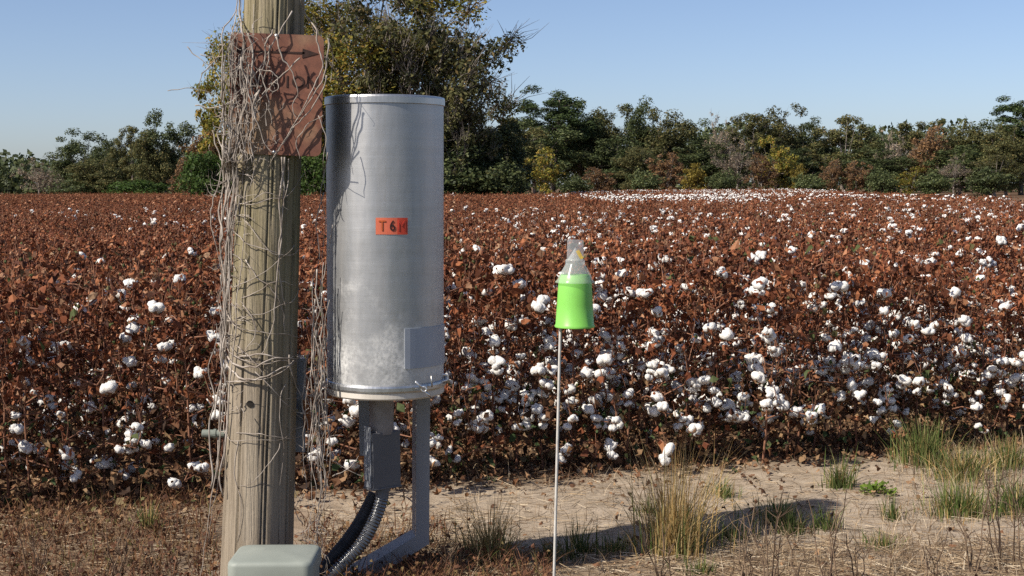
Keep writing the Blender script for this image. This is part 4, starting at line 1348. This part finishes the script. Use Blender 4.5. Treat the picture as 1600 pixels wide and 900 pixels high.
MAIN = [
 ([(456, 16), (430, 64), (402, 111), (378, 146), (340, 172)], .0038, .05),
 ([(464, -20), (478, 20), (492, 44), (499, 78), (504, 104), (492, 130), (476, 164), (455, 202), (428, 246)], .0042, .03),
 ([(514, 62), (508, 108), (497, 140), (470, 176), (448, 214), (426, 250)], .0045, .02),
 ([(512, 118), (500, 150), (480, 178), (462, 196), (440, 226), (418, 262)], .004, .02),
 ([(470, 92), (440, 118), (418, 140), (384, 190), (372, 236)], .0035, .03),
 ([(291, 74), (312, 92), (334, 108), (352, 138)], .0028, .02),
 ([(314, 84), (330, 90), (352, 88), (372, 100)], .0025, .02),
 ([(262, 142), (300, 138), (340, 150), (365, 180)], .0018, .02),
 ([(306, 164), (340, 168), (372, 150), (400, 128)], .003, .03),
 ([(372, -30), (376, 30), (382, 70), (378, 110), (386, 150), (376, 200), (384, 250), (372, 300)], .0055, .02),
 ([(388, 52), (396, 90), (392, 130), (400, 170), (392, 220), (398, 262), (388, 300)], .005, .025),
 ([(365, 60), (362, 110), (368, 150), (358, 200), (352, 240), (366, 280), (360, 330)], .005, .015),
 ([(380, 70), (374, 115), (384, 160), (370, 210), (380, 250), (374, 330), (366, 400)], .0055, .03),
 ([(404, 110), (424, 112), (434, 126), (430, 142), (414, 138)], .0034, .03),
 ([(445, 246), (440, 290), (436, 318), (440, 370), (434, 420), (430, 470), (424, 520), (402, 566)], .005, .012),
 ([(440, 246), (444, 300), (441, 340), (436, 400), (438, 440), (446, 480)], .0042, .016),
 ([(452, 250), (448, 292), (444, 320), (452, 330)], .003, .01),
 ([(352, 236), (344, 280), (332, 318), (330, 350), (342, 400), (350, 450)], .0036, .01),
 ([(332, 204), (342, 240), (352, 260), (360, 300)], .004, .01),
 ([(350, 170), (346, 196), (340, 214), (356, 250), (350, 300)], .0045, .015),
 ([(342, 536), (356, 570), (376, 590), (402, 592), (436, 578), (462, 562), (476, 552)], .0058, .014),
 ([(350, 548), (372, 572), (400, 572), (430, 560), (460, 560), (480, 556)], .0055, .022),
 ([(362, 560), (384, 556), (420, 556), (446, 560), (470, 552)], .0045, .010),
 ([(346, 505), (360, 530), (380, 548), (400, 568), (412, 586)], .0042, .016),
 ([(344, 674), (372, 676), (404, 678), (436, 683), (460, 684), (482, 674), (500, 650)], .0026, .008),
 ([(398, 580), (430, 612), (456, 640), (476, 656)], .0022, .008),
 ([(350, 600), (346, 660), (340, 720), (330, 780), (322, 840), (312, 910)], .0034, .01),
 ([(356, 640), (350, 700), (344, 740), (332, 792), (326, 850)], .0026, .01),
 ([(452, 555), (458, 590), (470, 616), (480, 632)], .0042, .012),
 ([(345, 430), (352, 470), (344, 520), (352, 580), (348, 640)], .0038, .012),
 ([(384, 405), (400, 430), (424, 452), (440, 478), (446, 520)], .0034, .012),
 ([(380, 478), (398, 508), (390, 540), (362, 556)], .0032, .012),
]
MAIN += [
 ([(505, 180), (480, 196), (462, 222), (470, 250)], .003, .02),
 ([(372, 690), (366, 740), (378, 790), (370, 850)], .0024, .008), ([(440, 690), (424, 720), (396, 752), (372, 760)], .0022, .008), ([(444, 600), (436, 640), (444, 700), (438, 760)], .0022, .008),
 ([(352, 470), (390, 462), (430, 440), (462, 446)], .003, .012), ([(356, 330), (390, 352), (420, 392), (456, 400)], .0028, .012), ([(350, 300), (384, 318), (416, 300), (452, 316)], .0026, .012),
 ([(506, 300), (494, 350), (500, 400), (488, 450), (496, 520)], .003, .03), ([(512, 240), (502, 300), (508, 360), (500, 430)], .0026, .03), ([(498, 180), (510, 220), (504, 260), (512, 310)], .0026, .03)]
for path, r, ex in MAIN:
    put(strand_px(path, ex), r)
# bundle that climbs the left flank of the pole
for k in range(30):
    z0 = VINE_R.choice((.45, .75, .95, 1.05, 1.15, 1.3, 1.4, 1.5)) + VINE_R.uniform(-.1, .1)
    ln = VINE_R.uniform(.35, 1.1)
    a = R(VINE_R.gauss(-72, 17)); da = R(VINE_R.uniform(-30, 34)); off = abs(VINE_R.gauss(.012, .013)) + .004
    sd = VINE_R.uniform(0, 99)
    pts = []
    for i in range(22):
        t = i / 21; z = z0 + ln * t
        if z > 2.3: break
        c, r = pole_axis(z)
        aa = a + da * t + .22 * mnoise.noise((z * 5, sd, 0)) + .16 * mnoise.noise((z * 19, sd, 4))
        rr = r + off + .018 * mnoise.noise((z * 6, sd, 7)) ** 2 * 4 + .010 * mnoise.noise((z * 17, sd, 3))
        p = c + Vector((math.sin(aa) * rr, -math.cos(aa) * rr, 0))
        u = p - SIGN_C
        if abs(u.x) < SW / 2 + .03 and abs(u.z) < SH / 2 + .03:
            p.y = min(p.y, SD - .006 - off * .8)
        pts.append(p)
    if len(pts) > 6: put(smooth_pts(pts, 1), VINE_R.uniform(.002, .006))
# loops that wind round the pole
for z0, tilt, a0, a1, r in ((.86, .10, -110, 95, .0045), (.92, -.06, -100, 100, .0035), (1.22, .16, -110, 60, .003), (1.34, -.14, -100, 90, .0032), (1.08, .12, -120, 80, .003), (.64, -.05, -100, 70, .0022), (1.5, .10, -110, 100, .003), (1.02, -.10, -90, 110, .0026)):
    pts = []
    sd = VINE_R.uniform(0, 99)
    for i in range(26):
        t = i / 25; z = z0 + tilt * (t - .5) + .03 * mnoise.noise((t * 5, sd, 0)) - .05 * math.sin(t * 3.14)
        c, rr = pole_axis(z); aa = R(a0 + (a1 - a0) * t)
        rr += .008 + .02 * abs(mnoise.noise((t * 6, sd, 5)))
        pts.append(c + Vector((math.sin(aa) * rr, -math.cos(aa) * rr, 0)))
    put(pts, r)
# tangle over the left half of the sign
for k in range(17):
    x = VINE_R.gauss(388, 24); y = VINE_R.uniform(44, 170)
    path = [(x, y)]
    dx = VINE_R.uniform(-14, 14)
    for s in range(VINE_R.randint(3, 5)):
        x += dx * .5 + VINE_R.uniform(-13, 13); y += VINE_R.uniform(16, 36)
        path.append((x, y))
    put(strand_px(path, .05), VINE_R.uniform(.0022, .0052))
# bundle hanging between pole and canister
for k in range(24):
    x = VINE_R.uniform(476, 506); y = VINE_R.uniform(400, 640)
    path = [(x, y)]
    while y < VINE_R.uniform(640, 930):
        y += VINE_R.uniform(28, 62); x += VINE_R.uniform(-10, 10) + (490 - x) * .12
        path.append((x, y))
    if len(path) > 2: put(strand_px(path, .06, .006), VINE_R.uniform(.0016, .0042))
for path in ([(484, 690), (500, 672), (512, 640), (508, 600)], [(474, 820), (462, 800), (468, 780), (480, 760)], [(520, 745), (545, 730), (562, 712)], [(500, 560), (512, 590), (520, 620), (500, 640)],
             [(520, 350), (508, 420), (498, 470), (494, 540)], [(515, 470), (505, 520), (508, 580)], [(520, 720), (552, 738), (566, 745)], [(512, 60), (520, 90), (516, 130)]):
    put(strand_px(path, .05, .006), VINE_R.uniform(.0018, .0032))
# fine twigs, too small to tell apart
tw = MB()
for k in range(300):
    u = VINE_R.random()
    if u < .45: px, py = VINE_R.gauss(364, 13), VINE_R.uniform(50, 640)
    elif u < .75: px, py = VINE_R.gauss(386, 22), VINE_R.uniform(50, 250)
    else: px, py = VINE_R.uniform(472, 512), VINE_R.uniform(470, 900)
    a = VINE_R.uniform(0, 6.28); ln = VINE_R.uniform(10, 34)
    path = [(px, py), (px + math.cos(a) * ln * .5 + VINE_R.uniform(-4, 4), py + math.sin(a) * ln * .5), (px + math.cos(a + .4) * ln, py + math.sin(a + .4) * ln)]
    pts = strand_px(path, .05, .003)
    n_ = len(pts); r = VINE_R.uniform(.0009, .0022)
    tw.tube(pts[::2], [r * (1 - .6 * i / max(1, len(pts[::2]) - 1)) for i in range(len(pts[::2]))], 4, False)
o = part(tw, 'twig_tangle', M['vine'], vine, False); o['kind'] = 'stuff'

# ------------------------------------------------------------------ ground cover
def blade(mb, base, h, lean, a, w, rnd, seg=3):
    d = Vector((math.cos(a), math.sin(a), 0)); t = Vector((-d.y, d.x, 0))
    t = (t * math.cos(1.0) + d * math.sin(rnd.uniform(-1, 1))).normalized()
    vs = []
    for i in range(seg + 1):
        f = i / seg
        p = base + d * lean * f ** 1.8 + Vector((0, 0, h * (f - .25 * (lean / max(h, .01)) * f * f * .5)))
        ww = w * (1 - f) ** .7
        if i < seg: vs += [p - t * ww, p + t * ww]
        else: vs += [p]
    fs = [(2 * i, 2 * i + 1, 2 * i + 3, 2 * i + 2) for i in range(seg - 1)] + [(2 * seg - 2, 2 * seg - 1, 2 * seg)]
    mb.add(vs, fs)
TU = [  # px, py base, spread px, height m, n, kind, label
 (1053, 860, 150, .52, 900, 'dry', 'tall straw-coloured grass tuft standing right of the trap rod'),
 (765, 872, 115, .30, 480, 'dry', 'straw-coloured grass tuft between the bent bracket leg and the trap rod'),
 (905, 860, 110, .16, 200, 'green', 'low dark green grass patch just right of the trap rod'),
 (1130, 772, 60, .12, 130, 'green', 'green grass patch behind the tall straw-coloured tuft'),
 (1215, 812, 150, .13, 330, 'green', 'wide green grass patch right of the tall straw-coloured tuft'),
 (1312, 760, 80, .20, 210, 'green', 'green grass tuft alone on the bare sand near the field edge'),
 (1395, 806, 40, .13, 90, 'green', 'small green grass tuft just right of the low lime-green weed'),
 (1295, 824, 60, .13, 110, 'green', 'thin green tuft left of the small tuft on bare sand'),
 (1440, 726, 110, .26, 650, 'green', 'large green grass clump at the field edge on the right'),
 (1500, 748, 130, .19, 620, 'mix', 'yellow-green grass clump right of the large green clump'),
 (1572, 735, 140, .20, 620, 'mix', 'mixed dry and green grass clump at the right edge'),
 (1500, 800, 150, .20, 560, 'green', 'low green grass clump in the lower right'),
 (1590, 800, 130, .20, 480, 'green', 'low green grass clump cut by the right edge'),
 (1380, 855, 90, .10, 150, 'green', 'short green grass strip in the front right'),
 (1140, 838, 120, .10, 220, 'green', 'low green grass strip in the shadow right of the tall straw tuft'),
 (960, 858, 90, .10, 150, 'green', 'low grass patch left of the tall straw tuft'),
 (1235, 828, 110, .12, 260, 'green', 'low green grass patch at the end of the ground shadow'),
 (860, 868, 70, .10, 150, 'green', 'low dark grass right at the foot of the trap rod'),
 (1010, 800, 60, .10, 80, 'green', 'sparse green grass on sand left of the tall straw tuft'),
 (1090, 895, 70, .09, 90, 'green', 'short green grass at the lower edge of the picture'),
 (860, 720, 70, .16, 90, 'green', 'thin green tuft at the field edge behind the trap rod'),
 (710, 745, 60, .16, 90, 'mix', 'thin mixed tuft at the field edge right of the bracket leg'),
 (230, 830, 60, .14, 100, 'mix', 'yellowish grass tuft left of the wooden pole'),
 (155, 790, 50, .10, 50, 'green', 'small green tuft in the brown weeds at left'),
]
rnd = random.Random(31)
for px, py, wpx, h, nb, kd, lab in TU:
    g = G(px, py); rad = wpx / 2 * g.y / F
    root = empty('grass_tuft', (g.x, g.y, gz(g.x, g.y)), lab, 'grass tuft', 'grass tufts on the sandy verge')
    mg, md = MB(), MB()
    for k in range(nb):
        a = rnd.uniform(0, 6.28); rr = rad * abs(rnd.gauss(0, .42))
        b = Vector((math.cos(a) * rr, math.sin(a) * rr * 1.1, 0))
        b.z = gz(g.x + b.x, g.y + b.y) - gz(g.x, g.y) - .004
        dry = {'dry': .66, 'green': .22, 'mix': .38}[kd] > rnd.random()
        hh_ = h * (.28 + .8 * rnd.random() ** 1.8) * (1 if dry or kd != 'dry' else .55)
        blade(md if dry else mg, b, hh_, hh_ * abs(rnd.gauss(.15, .42)), a + rnd.uniform(-1.1, 1.1), rnd.uniform(.0012, .0030) * (1 if dry else 1.35), rnd)
    if mg.v: mg.build('green_blades', M['grass_green'], root)['kind'] = 'stuff'
    if md.v: md.build('dry_blades', M['grass_dry'], root)['kind'] = 'stuff'
# lime-green rosette weed
g = G(1372, 770)
root = empty('leafy_weed', (g.x, g.y, gz(g.x, g.y)), 'low lime-green leafy weed on the bare sand', 'weed')
mb = MB()
for k in range(70):
    a = rnd.uniform(0, 6.28); rr = rnd.uniform(0, .075)
    crinkled(mb, Vector((math.cos(a) * rr, math.sin(a) * rr, rnd.uniform(.005, .05))), Vector((math.cos(a), math.sin(a), rnd.uniform(.1, .7))), Vector((0, 0, 1)), rnd.uniform(.018, .036), rnd, 0, .5)
mb.build('leaves', leaf_mat('lime_leaf', [(0, (.10, .17, .02)), (1, (.24, .34, .05))], .3), root)
mb = MB()
for k in range(9):
    a = rnd.uniform(0, 6.28)
    mb.tube([Vector((0, 0, -.01)), Vector((math.cos(a) * .03, math.sin(a) * .03, .02)), Vector((math.cos(a) * .07, math.sin(a) * .07, .03))], .0015, 4)
mb.build('stems', M['weed'], root)

# dead twiggy weeds: individuals in the lower right and left
WD = [(1165, 925, .34, 'dark dead weed stalk in the lower right, left of the twiggy clump'), (1210, 935, .42, 'tall dark dead weed stalk with forked twigs, lower right'),
      (1250, 925, .30, 'dark dead weed stalk just right of the tall forked one'), (1300, 935, .42, 'dark dead weed with slanting stems below the small green tufts'),
      (1345, 930, .28, 'thin dead weed right of the slanting one'), (1455, 915, .27, 'single straight dead stalk before the lower right straw'),
      (1520, 905, .30, 'dead twiggy weed over the lower right straw'), (1570, 880, .42, 'tall dead weed near the lower right corner'),
      (1610, 900, .36, 'dead weed cut by the lower right corner'), (1030, 925, .26, 'single thin dead stalk below the tall straw tuft'),
      (185, 910, .30, 'dead stalk in the brown weeds at lower left'), (60, 905, .26, 'dead twiggy weed in the lower left corner'), (250, 915, .30, 'dead leaning stalk left of the pole foot'),
      (690, 905, .24, 'dead twiggy weed right of the bent bracket leg'), (640, 800, .20, 'dead red-brown weed behind the bracket leg')]
for px, py, h, lab in WD:
    g = G(px, py)
    root = empty('dead_weed', (g.x, g.y, gz(g.x, g.y)), lab, 'weed', 'dead weed stalks in the foreground')
    mb = MB()
    for s in range(rnd.randint(2, 5)):
        d = Vector((rnd.uniform(-.3, .3), rnd.uniform(-.2, .2), 1)); b = Vector((rnd.uniform(-.03, .03), rnd.uniform(-.03, .03), -.01))
        hh_ = h * rnd.uniform(.6, 1.05)
        pts_ = [b + d * hh_ * f + Vector((rnd.uniform(-.012, .012), rnd.uniform(-.012, .012), 0)) * (f > 0) for f in np.linspace(0, 1, 6)]
        mb.tube(pts_, [.0034 - .002 * i / 5 for i in range(6)], 5)
        for t_ in range(rnd.randint(3, 8)):
            i = rnd.randint(1, 4); p = pts_[i]
            q = p + Vector((rnd.uniform(-1, 1), rnd.uniform(-1, 1), rnd.uniform(.3, 1.2))) * hh_ * .16
            mb.tube([p, p.lerp(q, .5) + Vector((rnd.uniform(-.006, .006), 0, 0)), q], [.0018, .0014, .0009], 4)
    mb.build('stems', M['weed'], root)

# scattered litter: straw, fallen leaves, brown weed tangle (uncountable)
def scatter_px(n, boxes, rnd):
    for k in range(n):
        x0, y0, x1, y1 = rnd.choice(boxes)
        px, py = rnd.uniform(x0, x1), rnd.uniform(y0, y1)
        yield G(px, py)
mb = MB()
def straw(mb, p, ln, a, tilt, w):
    d = Vector((math.cos(a), math.sin(a), tilt)); t = Vector((-d.y, d.x, 0)) * w
    up = Vector((0, 0, w))
    mb.add([p - t, p + t, p + d * ln + t * .5, p + d * ln - t * .5, p + up * 1.2, p + d * ln + up], [(0, 4, 5, 3), (4, 1, 2, 5)])
rs = random.Random(41)
for g in scatter_px(10000, [(560, 850, 960, 935), (1120, 840, 1660, 940), (1120, 850, 1660, 940), (-60, 800, 360, 950), (480, 800, 760, 950), (940, 860, 1300, 940), (700, 735, 1650, 860)], rs):
    straw(mb, Vector((g.x, g.y, gz(g.x, g.y) + rs.uniform(.001, .014))), rs.uniform(.025, .14), rs.gauss(0, .8) + (3.14 if rs.random() < .5 else 0), rs.uniform(-.05, .22), rs.uniform(.0008, .0022))
tag(mb.build('straw_litter', M['straw']), 'dry straw and stalk litter strewn over the sandy verge', 'litter', kind='stuff')
mb = MB()
for k in range(21000):
    s = rs.uniform(-4.6, 5.4); d = rs.gauss(.1, .3) if rs.random() < .45 else rs.uniform(0, 3.4)
    if d < -.75: continue
    p = EO + ED * s + EN * d
    if rs.random() < .05: p = EO + ED * s + EN * rs.uniform(-2.6, 0)
    crinkled(mb, Vector((p.x, p.y, gz(p.x, p.y) + rs.uniform(.002, .03))), Vector((rs.uniform(-1, 1), rs.uniform(-1, 1), rs.uniform(-.25, .45))), Vector((0, 0, 1)), rs.uniform(.014, .042), rs)
tag(mb.build('fallen_leaves', M['litter']), 'fallen brown cotton leaves along the edge of the field', 'leaf litter', kind='stuff')
mb = MB()
for g in scatter_px(5200, [(-80, 800, 350, 960), (-80, 840, 350, 960), (-80, 770, 330, 850), (470, 820, 700, 950), (620, 870, 860, 950)], rs):
    a = rs.uniform(0, 6.28); h = rs.uniform(.03, .15)
    blade(mb, Vector((g.x, g.y, gz(g.x, g.y) - .003)), h, h * rs.uniform(.2, 1.3), a, rs.uniform(.0012, .0032), rs)
    if rs.random() < .5:
        crinkled(mb, Vector((g.x, g.y, gz(g.x, g.y) + rs.uniform(.005, h))), Vector((rs.uniform(-1, 1), rs.uniform(-1, 1), rs.uniform(-.5, .5))), Vector((0, 0, 1)), rs.uniform(.012, .03), rs)
tag(mb.build('brown_weeds', M['red_weed']), 'low red-brown dying weeds covering the ground left of the pole', 'weeds', kind='stuff')
mb = MB()
for g in scatter_px(3000, [(1120, 845, 1660, 950), (1380, 700, 1660, 900), (1420, 660, 1660, 800), (700, 740, 1100, 920), (1400, 680, 1660, 780), (1180, 790, 1480, 900)], rs):
    a = rs.uniform(0, 6.28); h = rs.uniform(.03, .13)
    blade(mb, Vector((g.x, g.y, gz(g.x, g.y) - .003)), h, h * rs.uniform(.1, 1.1), a, rs.uniform(.0010, .0022), rs)
tag(mb.build('sparse_grass', M['straw']), 'sparse dry grass over the sandy verge on the right', 'grass', kind='stuff')
